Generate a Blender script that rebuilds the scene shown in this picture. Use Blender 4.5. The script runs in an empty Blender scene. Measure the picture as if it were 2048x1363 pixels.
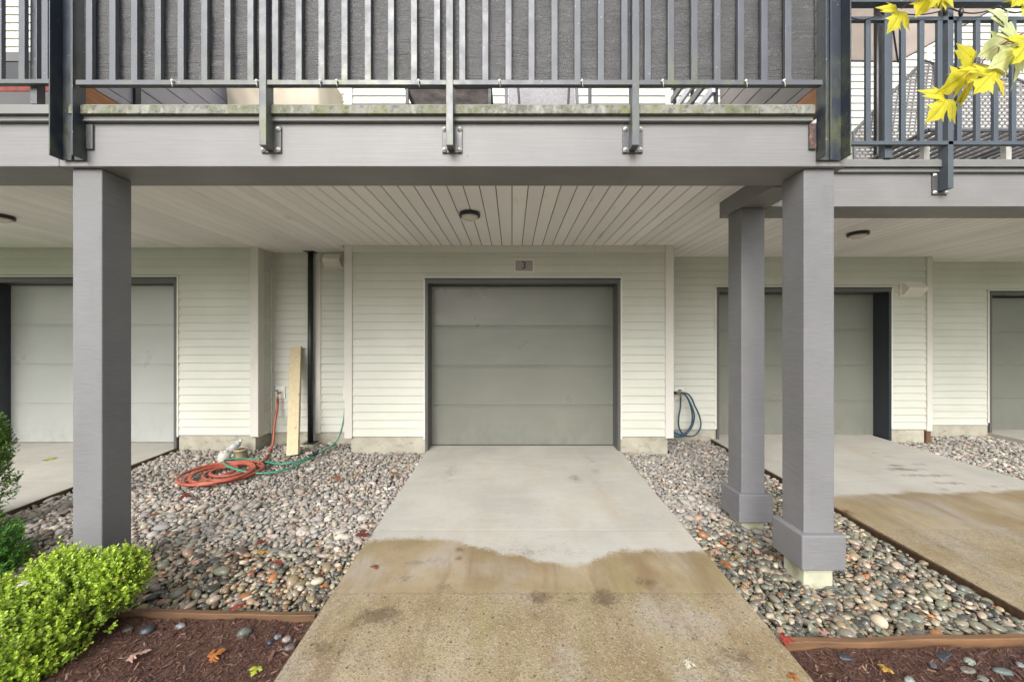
import bpy, bmesh, math, random
import numpy as np
from mathutils import Vector, Matrix, noise as mn

C = bpy.context.scene.collection
SC = bpy.context.scene
R = math.radians
random.seed(7)
rng = np.random.default_rng(11)

# ---------------------------------------------------------------- camera
F = 750.0                       # focal length in pixels of the 2048 px wide photograph
CZ = 1.415
cam = bpy.data.cameras.new('camera')
cam.sensor_width = 36.0
cam.lens = F / 2048 * 36
cam.clip_end = 500
cam.clip_start = 0.05
cam.shift_y = -0.0007
co = bpy.data.objects.new('camera', cam)
co.location = (0, 0, CZ)
co.rotation_euler = (R(90), 0, 0)
C.objects.link(co)
SC.camera = co

# ---------------------------------------------------------------- world, sun, exposure
world = bpy.data.worlds.new('World')
SC.world = world
world.use_nodes = True
wn, wl = world.node_tree.nodes, world.node_tree.links
bg = wn['Background']
sky = wn.new('ShaderNodeTexSky')
sky.sky_type = 'NISHITA'
sky.sun_disc = False
SUN_EL, SUN_AZ = 36, 195         # azimuth measured from +Y, clockwise: behind the camera
sky.sun_elevation = R(SUN_EL)
sky.sun_rotation = R(SUN_AZ)
sky.air_density = 1.6
sky.dust_density = 4.0
sky.ozone_density = 1.0
hs = wn.new('ShaderNodeHueSaturation')
hs.inputs['Saturation'].default_value = 0.22
wl.new(sky.outputs[0], hs.inputs['Color'])
wl.new(hs.outputs[0], bg.inputs['Color'])
bg.inputs['Strength'].default_value = 0.15
sun = bpy.data.lights.new('sun', 'SUN')
sun.energy = 1.3
sun.angle = R(35)
sun.color = (1.0, 0.97, 0.92)
so = bpy.data.objects.new('sun', sun)
az, el = R(SUN_AZ), R(SUN_EL)
d = Vector((math.sin(az) * math.cos(el), math.cos(az) * math.cos(el), math.sin(el)))
so.rotation_euler = d.to_track_quat('Z', 'Y').to_euler()
so.location = d * 30
C.objects.link(so)
SC.view_settings.view_transform = 'Standard'
SC.view_settings.look = 'None'
SC.view_settings.gamma = 1
SC.view_settings.use_curve_mapping = False
SC.view_settings.exposure = 0.88
SC.render.engine = 'CYCLES'
SC.cycles.max_bounces = 8
SC.cycles.diffuse_bounces = 5

# ---------------------------------------------------------------- ground levels and photo-measuring helpers
def gz(x, y):
    """height of the paved / gravel ground"""
    a = -0.008 - 0.047 * (4.85 - y)
    b = -0.03 - 0.03 * (5.5 - y)
    t = min(1.0, max(0.0, (x - 1.45) / 1.4))
    z = a * (1 - t) + b * t
    return max(z, -0.36)

def at(px, py, y):
    return Vector(((px - 1024) / F * y, y, CZ + (680 - py) / F * y))

def ground(px, py, off=0.0):
    dy = (py - 680) / F
    y = (1.651 - off) / (dy + 0.047)
    for _ in range(6):
        x = (px - 1024) / F * y
        y = (CZ - gz(x, y) - off) / dy
    x = (px - 1024) / F * y
    return Vector((x, y, gz(x, y) + off))

# ---------------------------------------------------------------- object helpers
class MB:
    def __init__(s):
        s.v, s.f = [], []
    def add(s, v, f):
        n = len(s.v)
        s.v += [tuple(p) for p in v]
        s.f += [tuple(i + n for i in q) for q in f]
        return s
    def box(s, x0, x1, y0, y1, z0, z1):
        return s.add([(x0, y0, z0), (x1, y0, z0), (x1, y1, z0), (x0, y1, z0), (x0, y0, z1), (x1, y0, z1), (x1, y1, z1), (x0, y1, z1)],
                     [(0, 3, 2, 1), (4, 5, 6, 7), (0, 1, 5, 4), (1, 2, 6, 5), (2, 3, 7, 6), (3, 0, 4, 7)])
    def obox(s, p, q, w, t, up=(0, 0, 1)):
        """box bar from p to q with width w and thickness t"""
        p, q = Vector(p), Vector(q)
        d = (q - p).normalized()
        a = d.cross(Vector(up))
        if a.length < 1e-4: a = d.cross(Vector((1, 0, 0)))
        a.normalize(); b = a.cross(d).normalized()
        a *= w / 2; b *= t / 2
        return s.add([p - a - b, p + a - b, p + a + b, p - a + b, q - a - b, q + a - b, q + a + b, q - a + b],
                     [(0, 3, 2, 1), (4, 5, 6, 7), (0, 1, 5, 4), (1, 2, 6, 5), (2, 3, 7, 6), (3, 0, 4, 7)])
    def prism(s, pts, axis, a, b):
        """polygon pts (2D) extruded along axis from a to b; 2D is the other two axes in xyz order"""
        n = len(pts)
        def mk(u, v, w):
            return {'x': (w, u, v), 'y': (u, w, v), 'z': (u, v, w)}[axis]
        v = [mk(u, w_, a) for u, w_ in pts] + [mk(u, w_, b) for u, w_ in pts]
        f = [tuple(range(n))[::-1], tuple(range(n, 2 * n))] + [(i, (i + 1) % n, (i + 1) % n + n, i + n) for i in range(n)]
        return s.add(v, f)
    def cyl(s, p, q, r0, r1=None, n=16, cap=True):
        r1 = r0 if r1 is None else r1
        p, q = Vector(p), Vector(q)
        d = (q - p).normalized()
        a = d.orthogonal().normalized(); b = d.cross(a)
        v = []
        for c, r in ((p, r0), (q, r1)):
            for i in range(n):
                t = 2 * math.pi * i / n
                v.append(c + a * math.cos(t) * r + b * math.sin(t) * r)
        f = [(i, (i + 1) % n, (i + 1) % n + n, i + n) for i in range(n)]
        if cap: f += [tuple(range(n))[::-1], tuple(range(n, 2 * n))]
        return s.add(v, f)
    def lathe(s, prof, c, n=24):
        c = Vector(c); v = []; m = len(prof)
        for i in range(n):
            t = 2 * math.pi * i / n
            for r, z in prof:
                v.append((c.x + r * math.cos(t), c.y + r * math.sin(t), c.z + z))
        f = []
        for i in range(n):
            j = (i + 1) % n
            for k in range(m - 1):
                f.append((i * m + k, j * m + k, j * m + k + 1, i * m + k + 1))
        return s.add(v, f)
    def tube(s, pts, r, n=8, closed=False):
        pts = [Vector(p) for p in pts]
        rr = r if isinstance(r, (list, tuple)) else [r] * len(pts)
        v = []; prev = None
        for i, p in enumerate(pts):
            d = (pts[min(i + 1, len(pts) - 1)] - pts[max(i - 1, 0)]).normalized()
            a = d.orthogonal().normalized() if prev is None else (prev - d * prev.dot(d)).normalized()
            prev = a; b = d.cross(a)
            for k in range(n):
                t = 2 * math.pi * k / n
                v.append(p + a * math.cos(t) * rr[i] + b * math.sin(t) * rr[i])
        f = []
        for i in range(len(pts) - 1):
            for k in range(n):
                f.append((i * n + k, i * n + (k + 1) % n, (i + 1) * n + (k + 1) % n, (i + 1) * n + k))
        f += [tuple(range(n))[::-1], tuple(range((len(pts) - 1) * n, len(pts) * n))]
        return s.add(v, f)
    def mesh(s, name, mat, smooth=False):
        me = bpy.data.meshes.new(name)
        me.from_pydata(s.v, [], s.f)
        me.materials.append(mat)
        if smooth: me.shade_smooth()
        me.validate(); me.update()
        bm = bmesh.new(); bm.from_mesh(me)
        bmesh.ops.recalc_face_normals(bm, faces=bm.faces)
        bm.to_mesh(me); bm.free()
        return me
    def build(s, name, mat, parent=None, bev=0.0, smooth=False, seg=2):
        o = bpy.data.objects.new(name, s.mesh(name, mat, smooth))
        C.objects.link(o)
        par(o, parent)
        if bev: bevel(o, bev, seg)
        return o

def par(o, parent):
    if parent is not None:
        o.parent = parent
        o.matrix_parent_inverse = Matrix.Translation(-world_loc(parent))

def world_loc(o):
    if o.parent is None: return o.location.copy()
    return o.location + o.matrix_parent_inverse.translation + world_loc(o.parent)

def bevel(o, w, seg=2):
    m = o.modifiers.new('bevel', 'BEVEL')
    m.width = w; m.segments = seg; m.limit_method = 'ANGLE'; m.angle_limit = R(40)

def place(name, me, loc, parent=None, rot=(0, 0, 0), scale=(1, 1, 1), bev=0):
    o = bpy.data.objects.new(name, me)
    C.objects.link(o)
    par(o, parent)
    o.location = loc; o.rotation_euler = rot; o.scale = scale
    if bev: bevel(o, bev)
    return o

def tag(o, label, cat, group=None):
    o['label'] = label; o['category'] = cat
    if group: o['group'] = group
    return o

def thing(name, loc, label, cat, group=None):
    o = bpy.data.objects.new(name, None)
    o.empty_display_size = 0.2
    C.objects.link(o); o.location = loc
    return tag(o, label, cat, group)

def struct(o):
    o['kind'] = 'structure'; return o

def stuff(o):
    o['kind'] = 'stuff'; return o

# ---------------------------------------------------------------- materials
class NT:
    def __init__(s, name):
        s.m = bpy.data.materials.new(name); s.m.use_nodes = True
        s.n, s.l = s.m.node_tree.nodes, s.m.node_tree.links
        s.b = s.n['Principled BSDF']
        s.geo = s.n.new('ShaderNodeNewGeometry')
        s.pos = s.geo.outputs['Position']
    def link(s, a, b): s.l.new(a, b)
    def mapped(s, scale=(1, 1, 1), src=None):
        m = s.n.new('ShaderNodeMapping'); m.inputs['Scale'].default_value = scale
        s.link(src or s.pos, m.inputs['Vector']); return m.outputs[0]
    def noise(s, scale, stretch=(1, 1, 1), detail=4, rough=0.55, dist=0.0):
        t = s.n.new('ShaderNodeTexNoise')
        t.inputs['Scale'].default_value = scale; t.inputs['Detail'].default_value = detail
        t.inputs['Roughness'].default_value = rough; t.inputs['Distortion'].default_value = dist
        s.link(s.mapped(stretch), t.inputs['Vector']); return t.outputs[0]
    def vor(s, scale, stretch=(1, 1, 1), feature='F1', rnd=1.0):
        t = s.n.new('ShaderNodeTexVoronoi'); t.feature = feature
        t.inputs['Scale'].default_value = scale; t.inputs['Randomness'].default_value = rnd
        s.link(s.mapped(stretch), t.inputs['Vector']); return t
    def ramp(s, src, lo, hi, a=0.0, b=1.0):
        t = s.n.new('ShaderNodeMapRange'); t.clamp = True
        t.inputs['From Min'].default_value = lo; t.inputs['From Max'].default_value = hi
        t.inputs['To Min'].default_value = a; t.inputs['To Max'].default_value = b
        s.link(src, t.inputs['Value']); return t.outputs[0]
    def math(s, op, a, b=None):
        t = s.n.new('ShaderNodeMath'); t.operation = op
        for i, x in enumerate((a, b)):
            if x is None: continue
            if isinstance(x, (int, float)): t.inputs[i].default_value = x
            else: s.link(x, t.inputs[i])
        return t.outputs[0]
    def mix(s, fac, a, b, mode='MIX'):
        t = s.n.new('ShaderNodeMix'); t.data_type = 'RGBA'; t.blend_type = mode
        for sock, x in ((t.inputs[0], fac), (t.inputs[6], a), (t.inputs[7], b)):
            if isinstance(x, (int, float)): sock.default_value = x
            elif isinstance(x, tuple): sock.default_value = (*x[:3], 1)
            else: s.link(x, sock)
        return t.outputs[2]
    def attr(s, name):
        t = s.n.new('ShaderNodeAttribute'); t.attribute_name = name; return t
    def sep(s, v=None):
        t = s.n.new('ShaderNodeSeparateXYZ'); s.link(v or s.pos, t.inputs[0]); return t.outputs
    def color(s, c):
        if isinstance(c, tuple): s.b.inputs['Base Color'].default_value = (*c[:3], 1)
        else: s.link(c, s.b.inputs['Base Color'])
    def rough(s, r):
        if isinstance(r, (int, float)): s.b.inputs['Roughness'].default_value = r
        else: s.link(r, s.b.inputs['Roughness'])
    def bump(s, h, strength=0.3, dist=0.005, prev=None):
        t = s.n.new('ShaderNodeBump'); t.inputs['Strength'].default_value = strength; t.inputs['Distance'].default_value = dist
        s.link(h, t.inputs['Height'])
        if prev is not None: s.link(prev, t.inputs['Normal'])
        s.link(t.outputs[0], s.b.inputs['Normal']); return t.outputs[0]
    def rnd(s):
        t = s.n.new('ShaderNodeObjectInfo'); return t.outputs['Random']

def mul(c, k): return tuple(min(1, x * k) for x in c)

def simple(name, c, rough=0.5, var=0.12, scale=6, stretch=(1, 1, 1), bump=0.0, bscale=60, bstretch=None, metal=0.0, dirt=None, objvar=0.0, spec=None):
    t = NT(name)
    col = t.mix(t.ramp(t.noise(scale, stretch), 0.3, 0.7), mul(c, 1 - var), mul(c, 1 + var))
    if objvar:
        col = t.mix(t.rnd(), t.mix(1.0, col, (1 - objvar,) * 3, 'MULTIPLY'), col)
    if dirt:
        dc, ds, lo, hi, dst = dirt
        col = t.mix(t.ramp(t.noise(ds, dst, detail=6, rough=0.65), lo, hi), col, dc)
    t.color(col)
    t.rough(t.ramp(t.noise(scale * 3), 0.2, 0.8, rough - 0.06, rough + 0.06))
    t.b.inputs['Metallic'].default_value = metal
    if spec is not None: t.b.inputs['Specular IOR Level'].default_value = spec
    if bump: t.bump(t.noise(bscale, bstretch or stretch, detail=3), bump, 0.004)
    return t.m

def siding_mat():
    t = NT('vinyl_siding')
    base = (0.548, 0.555, 0.500)
    col = t.mix(t.ramp(t.noise(1.3), 0.3, 0.7), mul(base, 0.94), mul(base, 1.05))
    z = t.sep()[2]
    col = t.mix(t.math('MULTIPLY', t.ramp(t.noise(2.2, (0.5, 0.5, 3.0), detail=6), 0.45, 0.75), t.ramp(z, 2.3, 0.1, 0.10, 0.42)), col, (0.44, 0.48, 0.38))  # green bounce from grass painted in, stronger towards the bottom
    col = t.mix(t.ramp(t.noise(40, (1, 1, 0.25), detail=5), 0.62, 0.85, 0, 0.18), col, (0.30, 0.28, 0.22))
    col = t.mix(t.math('MULTIPLY', t.rnd(), 0.10), col, (0.4, 0.39, 0.33))
    t.color(col)
    t.rough(t.ramp(t.noise(9), 0.3, 0.7, 0.36, 0.52))
    h = t.noise(14, (0.15, 0.15, 6), detail=3)
    t.bump(h, 0.16, 0.006)
    return t.m

def painted_wood(name, c, ring=False):
    t = NT(name)
    col = t.mix(t.ramp(t.noise(3), 0.3, 0.7), mul(c, 0.90), mul(c, 1.08))
    # resawn texture: fine cross-cut lines
    fine = t.noise(9, (0.8, 0.8, 34), detail=4, rough=0.7)
    col = t.mix(t.ramp(fine, 0.42, 0.64, 0, 0.5), col, mul(c, 1.42))
    col = t.mix(t.ramp(t.noise(7, (1, 1, 0.4), detail=8), 0.62, 0.8, 0, 0.35), col, mul(c, 0.62))
    # green tinge high up on the damp timber
    col = t.mix(t.ramp(t.noise(1.7, detail=5), 0.5, 0.8, 0, 0.25), col, (c[0] * 0.9, c[1] * 1.08, c[2] * 0.78))
    vk = t.vor(1.9, (1, 1, 0.7))
    knot = t.ramp(vk.outputs['Distance'], 0.05, 0.14, 1, 0)
    col = t.mix(t.math('MULTIPLY', knot, 0.5), col, mul(c, 0.62))
    t.color(col); t.rough(0.62)
    n1 = t.bump(fine, 0.6, 0.004)
    t.bump(t.noise(26, (1, 1, 3), detail=4), 0.15, 0.004, n1)
    return t.m

def beam_mat():
    t = NT('painted_beam')
    c = (0.183, 0.181, 0.186)
    col = t.mix(t.ramp(t.noise(2.5), 0.3, 0.7), mul(c, 0.92), mul(c, 1.08))
    grain = t.noise(7, (0.35, 1, 14), detail=6, rough=0.7)
    col = t.mix(t.ramp(grain, 0.45, 0.68, 0, 0.4), col, mul(c, 1.3))
    spots = t.ramp(t.noise(38, detail=2), 0.74, 0.78)
    col = t.mix(spots, col, (0.06, 0.06, 0.05))
    col = t.mix(t.ramp(t.noise(5, (1, 1, 0.5), detail=8), 0.66, 0.85, 0, 0.4), col, mul(c, 0.7))
    t.color(col); t.rough(0.5)
    x, y, z = t.sep()
    for x0, kx in ((-1.495, .25), (-0.375, .5), (0.745, 1.0)):
        near = t.ramp(t.math('ABSOLUTE', t.math('SUBTRACT', x, x0)), 0.012, 0.034, 1, 0)
        low_ = t.math('MULTIPLY', t.ramp(z, 2.50, 2.575, 0.25, 1), t.ramp(z, 2.585, 2.58))
        rs = t.math('MULTIPLY', t.math('MULTIPLY', near, low_), t.ramp(t.noise(60, (3, 1, 0.4), detail=4), 0.35, 0.6, 0, 0.75 * kx))
        col = t.mix(rs, col, (0.085, 0.06, 0.045))
    t.color(col)
    t.bump(grain, 0.35, 0.004)
    return t.m

def metal_paint(name, c, moss=0.4, dark=False):
    t = NT(name)
    col = t.mix(t.ramp(t.noise(5), 0.3, 0.7), mul(c, 0.88), mul(c, 1.1))
    specks = t.ramp(t.noise(70, detail=1), 0.76, 0.79)
    col = t.mix(t.math('MULTIPLY', specks, 0.7), col, (0.55, 0.56, 0.5))
    x, y, z = t.sep()
    low = t.ramp(z, 3.25, 2.75, 0.05, 1.0)
    patch = t.ramp(t.noise(11, (1, 1, 0.5), detail=7, rough=0.7), 0.42, 0.62)
    mid = t.ramp(t.noise(1.1, (1, 1, 0.2), detail=2), 0.40, 0.62)
    fac = t.math('MULTIPLY', t.math('MULTIPLY', patch, mid), t.math('MULTIPLY', low, moss))
    col = t.mix(fac, col, (0.17, 0.19, 0.055))
    t.color(col)
    t.rough(t.ramp(t.noise(12), 0.3, 0.7, 0.26, 0.5))
    t.bump(t.noise(45, detail=3), 0.08, 0.003)
    return t.m

def flashing_mat():
    t = NT('mossy_flashing')
    c = (0.20, 0.20, 0.178)
    col = t.mix(t.ramp(t.noise(6, (1, 1, 0.2)), 0.3, 0.7), mul(c, 0.85), mul(c, 1.12))
    big = t.ramp(t.noise(0.9, (1, 1, 0.2), detail=2), 0.35, 0.65)
    g = t.ramp(t.noise(16, (0.7, 1, 0.5), detail=8, rough=0.72), 0.44, 0.58)
    col = t.mix(t.math('MULTIPLY', g, 0.9), col, t.mix(big, (0.065, 0.075, 0.045), (0.16, 0.165, 0.05)))
    k = t.ramp(t.noise(30, (0.8, 1, 0.8), detail=7, rough=0.75), 0.50, 0.60)
    col = t.mix(t.math('MULTIPLY', k, 0.8), col, (0.05, 0.055, 0.045))
    w = t.ramp(t.noise(22, (1, 1, 0.45), detail=6), 0.60, 0.68)
    col = t.mix(t.math('MULTIPLY', w, 0.5), col, (0.36, 0.36, 0.32))
    t.color(col); t.rough(0.65)
    t.bump(g, 0.2, 0.003)
    return t.m

def concrete_mat():
    t = NT('driveway_concrete')
    at_ = t.attr('mask')   # r wet, g exposed aggregate, b stain
    s = t.n.new('ShaderNodeSeparateColor'); t.link(at_.outputs['Color'], s.inputs[0])
    wet_, agg, stain = s.outputs[0], s.outputs[1], s.outputs[2]
    edge = t.math('ADD', wet_, t.math('ADD', t.ramp(t.noise(60, detail=6, rough=0.7), 0.25, 0.75, -0.30, 0.30), t.ramp(t.noise(9, detail=4), 0.3, 0.7, -0.22, 0.22)))
    wet = t.ramp(edge, 0.28, 0.72)
    dry = t.mix(t.ramp(t.noise(1.6, detail=6), 0.35, 0.7), (0.345, 0.335, 0.30), (0.425, 0.41, 0.37))
    dry = t.mix(t.ramp(t.noise(4.5, (0.5, 2.4, 1), detail=6), 0.5, 0.75, 0, 0.45), dry, (0.44, 0.43, 0.41))
    dry = t.mix(t.ramp(t.noise(60, (0.12, 1, 1), detail=3), 0.55, 0.75, 0, 0.3), dry, (0.27, 0.26, 0.235))
    dry = t.mix(t.ramp(t.noise(2.6, (1.4, 0.5, 1), detail=7), 0.50, 0.70, 0, 0.5), dry, (0.36, 0.305, 0.24))
    dry = t.mix(t.ramp(t.noise(14, detail=8, rough=0.75), 0.56, 0.72, 0, 0.4), dry, (0.26, 0.25, 0.22))
    wetc = t.mix(t.ramp(t.noise(2.1, detail=6), 0.38, 0.62), (0.245, 0.185, 0.105), (0.32, 0.262, 0.175))
    wetc = t.mix(t.ramp(t.noise(3.1, (1.5, 0.6, 1), detail=6), 0.50, 0.66, 0, 0.55), wetc, (0.235, 0.205, 0.095))
    wetc = t.mix(t.ramp(t.noise(1.5, detail=5), 0.52, 0.64, 0, 0.8), wetc, (0.32, 0.285, 0.245))
    wetc = t.mix(t.ramp(t.noise(12, (1.6, 0.8, 1), detail=8, rough=0.75), 0.50, 0.72, 0, 0.5), wetc, (0.17, 0.125, 0.07))
    wetc = t.mix(t.ramp(t.noise(2.3, (2.4, 0.45, 1), detail=7, rough=0.6), 0.50, 0.68, 0, 0.7), wetc, (0.185, 0.125, 0.068))
    # soaked darker fringe just inside the wet line
    fr = t.math('MULTIPLY', t.ramp(wet_, 2.2, 0.7), t.ramp(t.noise(2.4, detail=4), 0.42, 0.62))
    wetc = t.mix(t.math('MULTIPLY', fr, 0.5), wetc, (0.155, 0.115, 0.062))
    col = t.mix(wet, dry, wetc)
    # aggregate speckle
    v = t.vor(120)
    vs = t.n.new('ShaderNodeSeparateColor'); t.link(v.outputs['Color'], vs.inputs[0])
    light = t.math('MULTIPLY', t.ramp(vs.outputs[0], 0.80, 0.86), agg)
    dark = t.math('MULTIPLY', t.ramp(vs.outputs[1], 0.76, 0.82), agg)
    col = t.mix(t.math('MULTIPLY', light, 0.32), col, (0.42, 0.38, 0.29))
    col = t.mix(t.math('MULTIPLY', dark, 0.42), col, (0.11, 0.09, 0.065))
    v2 = t.vor(38)
    v2s = t.n.new('ShaderNodeSeparateColor'); t.link(v2.outputs['Color'], v2s.inputs[0])
    dot = t.math('MULTIPLY', t.ramp(v2s.outputs[0], 0.90, 0.93), t.ramp(v2.outputs['Distance'], 0.32, 0.22))
    col = t.mix(t.math('MULTIPLY', dot, t.ramp(agg, 0, 1, 0.15, 0.75)), col, (0.07, 0.06, 0.045))
    # scattered dirt crumbs
    cr = t.ramp(t.noise(55, detail=2), 0.74, 0.77)
    col = t.mix(t.math('MULTIPLY', cr, 0.6), col, (0.08, 0.065, 0.05))
    st = t.math('MULTIPLY', t.ramp(t.math('ADD', t.math('MULTIPLY', stain, 0.8), t.math('ADD', t.ramp(t.noise(60, detail=6, rough=0.8), 0.35, 0.65, -0.36, 0.36), t.ramp(t.noise(11, detail=3), 0.35, 0.65, -0.25, 0.25))), 0.15, 0.62), t.ramp(stain, 0.03, 0.35, 0, 0.62))
    col = t.mix(st, col, (0.07, 0.048, 0.03))
    t.color(col)
    t.rough(t.ramp(wet, 0, 1, 0.85, 0.5))
    n1 = t.bump(t.noise(200, (1, 0.25, 1), detail=2), 0.12, 0.002)
    h = t.math('MULTIPLY', v.outputs['Distance'], agg)
    t.bump(h, 0.3, 0.004, n1)
    return t.m

def pebble_mat():
    t = NT('river_pebble')
    a = t.attr('tint')
    y = t.sep()[1]
    alpha = a.outputs['Alpha']
    wet = alpha
    dryc = t.mix(0.36, a.outputs['Color'], (0.40, 0.345, 0.30))
    dryc = t.mix(t.ramp(t.noise(1.3, detail=3), 0.45, 0.65, 0, 0.35), dryc, (0.46, 0.42, 0.38))
    wetc = t.mix(1.0, a.outputs['Color'], (0.80, 0.72, 0.60), 'MULTIPLY')
    col = t.mix(wet, dryc, wetc)
    col = t.mix(t.ramp(t.noise(70, detail=5), 0.45, 0.75, 0, 0.35), col, t.mix(1.0, col, (0.55, 0.52, 0.5), 'MULTIPLY'))
    col = t.mix(t.ramp(t.noise(45, (1, 3, 2), detail=3), 0.66, 0.72, 0, 0.35), col, (0.5, 0.48, 0.44))
    t.color(col)
    t.rough(t.ramp(wet, 0, 1, 0.75, 0.22))
    t.bump(t.noise(120, detail=3), 0.12, 0.002)
    return t.m

def leaf_mat(name, c, c2, rough=0.35, trans=0.25, attr=None, vein=None):
    t = NT(name)
    if attr:
        a = t.attr(attr); col = a.outputs['Color']
        col = t.mix(t.ramp(t.noise(60), 0.35, 0.7, 0, 0.3), col, t.mix(1.0, col, c2, 'MULTIPLY'))
    else:
        col = t.mix(t.ramp(t.noise(28, detail=6), 0.35, 0.65), c, c2)
        tc = t.n.new('ShaderNodeTexCoord'); ox, oy, oz = t.sep(tc.outputs['Object'])
        ax = t.math('ABSOLUTE', ox)
        v = t.ramp(ax, 0.006, 0.020, 1, 0)
        v = t.math('MAXIMUM', v, t.ramp(t.math('ABSOLUTE', t.math('SUBTRACT', ax, t.math('MULTIPLY', oy, 1.75))), 0.010, 0.034, 1, 0))
        v = t.math('MAXIMUM', v, t.ramp(t.math('ABSOLUTE', t.math('ADD', oy, t.math('MULTIPLY', ax, 0.12))), 0.004, 0.016, 1, 0))
        col = t.mix(t.math('MULTIPLY', v, 0.6), col, mul(c2, 0.5))
        col = t.mix(t.ramp(t.noise(160, detail=2), 0.70, 0.75, 0, 0.5), col, (0.20, 0.09, 0.02))
    t.color(col); t.rough(rough)
    # thin leaf: part of the light passes through
    tr = t.n.new('ShaderNodeBsdfTranslucent'); t.link(t.b.inputs['Base Color'].links[0].from_socket, tr.inputs[0])
    mx = t.n.new('ShaderNodeMixShader'); mx.inputs[0].default_value = trans
    out = t.n['Material Output']
    t.link(t.b.outputs[0], mx.inputs[1]); t.link(tr.outputs[0], mx.inputs[2]); t.link(mx.outputs[0], out.inputs[0])
    return t.m

def canvas_mat(name, c):
    t = NT(name)
    col = t.mix(t.ramp(t.noise(5), 0.3, 0.7), mul(c, .95), mul(c, 1.04))
    t.color(col); t.rough(0.85)
    tr = t.n.new('ShaderNodeBsdfTranslucent'); t.link(col, tr.inputs[0])
    mx = t.n.new('ShaderNodeMixShader'); mx.inputs[0].default_value = 0.65
    t.link(t.b.outputs[0], mx.inputs[1]); t.link(tr.outputs[0], mx.inputs[2]); t.link(mx.outputs[0], t.n['Material Output'].inputs[0])
    return t.m

def mulch_mat():
    t = NT('bark_mulch')
    col = t.mix(t.ramp(t.noise(30, detail=8, rough=0.7), 0.35, 0.65), (0.045, 0.019, 0.013), (0.125, 0.057, 0.038))
    col = t.mix(t.ramp(t.noise(90, (1, 3, 1), detail=3), 0.68, 0.74), col, (0.20, 0.12, 0.075))
    col = t.mix(t.ramp(t.noise(3, detail=5), 0.5, 0.7, 0, 0.5), col, (0.045, 0.027, 0.022))
    t.color(col); t.rough(0.72)
    t.bump(t.noise(55, detail=8, rough=0.7), 0.9, 0.02)
    return t.m

def lumber_mat(name, c, dark):
    t = NT(name)
    col = t.mix(t.ramp(t.noise(9, (6, 6, 0.5), detail=5), 0.3, 0.7), c, mul(c, 0.8))
    kn = t.ramp(t.vor(7, (1, 1, 0.8)).outputs['Distance'], 0.06, 0.13, 1, 0)
    col = t.mix(t.math('MULTIPLY', kn, 0.6), col, dark)
    t.color(col); t.rough(0.65)
    t.bump(t.noise(20, (6, 6, 0.6)), 0.2, 0.002)
    return t.m

def timber_mat(name='edging_timber', k=1.0):
    t = NT(name)
    col = t.mix(t.ramp(t.noise(8, (0.4, 5, 3), detail=6), 0.3, 0.7), mul((0.16, 0.085, 0.042), k), mul((0.075, 0.042, 0.024), k))
    col = t.mix(t.ramp(t.noise(6, detail=6), 0.55, 0.75, 0, 0.6), col, (0.10, 0.10, 0.035))
    t.color(col); t.rough(0.55)
    t.bump(t.noise(18, (0.4, 5, 3), detail=5), 0.4, 0.004)
    return t.m

def screen_mat():
    t = NT('woven_privacy_mesh')
    weave = t.noise(240, (1.6, 1, 0.8), detail=2)
    rows = t.noise(8, (0.5, 1, 9), detail=4, rough=0.7)
    col = t.mix(t.ramp(weave, 0.42, 0.62), (0.030, 0.030, 0.032), (0.085, 0.084, 0.090))
    col = t.mix(t.ramp(t.noise(5, (1.2, 1, 0.9), detail=5), 0.35, 0.65, 0, 0.55), col, (0.030, 0.030, 0.032))
    glint = t.ramp(t.noise(170, (1.0, 1, 1.4), detail=3, rough=0.8), 0.57, 0.66)  # shiny glints painted into the weave colour
    col = t.mix(t.math('MULTIPLY', glint, t.ramp(rows, 0.42, 0.60, 0.05, 0.9)), col, (0.36, 0.36, 0.38))
    t.color(col); t.rough(0.45)
    n1 = t.bump(rows, 0.6, 0.014)
    t.bump(weave, 0.5, 0.004, n1)
    return t.m

def garage_mat(name, c):
    t = NT(name)
    col = t.mix(t.ramp(t.noise(1.1, detail=3), 0.3, 0.7), mul(c, 0.93), mul(c, 1.06))
    col = t.mix(t.ramp(t.noise(3, (0.4, 1, 3), detail=4), 0.40, 0.75, 0, 0.14), col, mul(c, 0.75))
    t.color(col)
    t.rough(t.ramp(t.noise(2.3, detail=3), 0.3, 0.7, 0.27, 0.36))
    z = t.sep()[2]
    gr = t.math('MULTIPLY', t.ramp(z, 0.55, 0.0, 0, 0.5), t.ramp(t.noise(7, (1, 1, .5), detail=8, rough=.7), 0.45, 0.7))
    t.color(t.mix(gr, t.b.inputs['Base Color'].links[0].from_socket, mul(c, 0.6)))
    n1 = t.bump(t.noise(2.2, (1, 1, 1.6), detail=2), 0.22, 0.03)
    t.bump(t.noise(240, (1, 1, 0.5), detail=1), 0.07, 0.002, n1)
    return t.m

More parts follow.
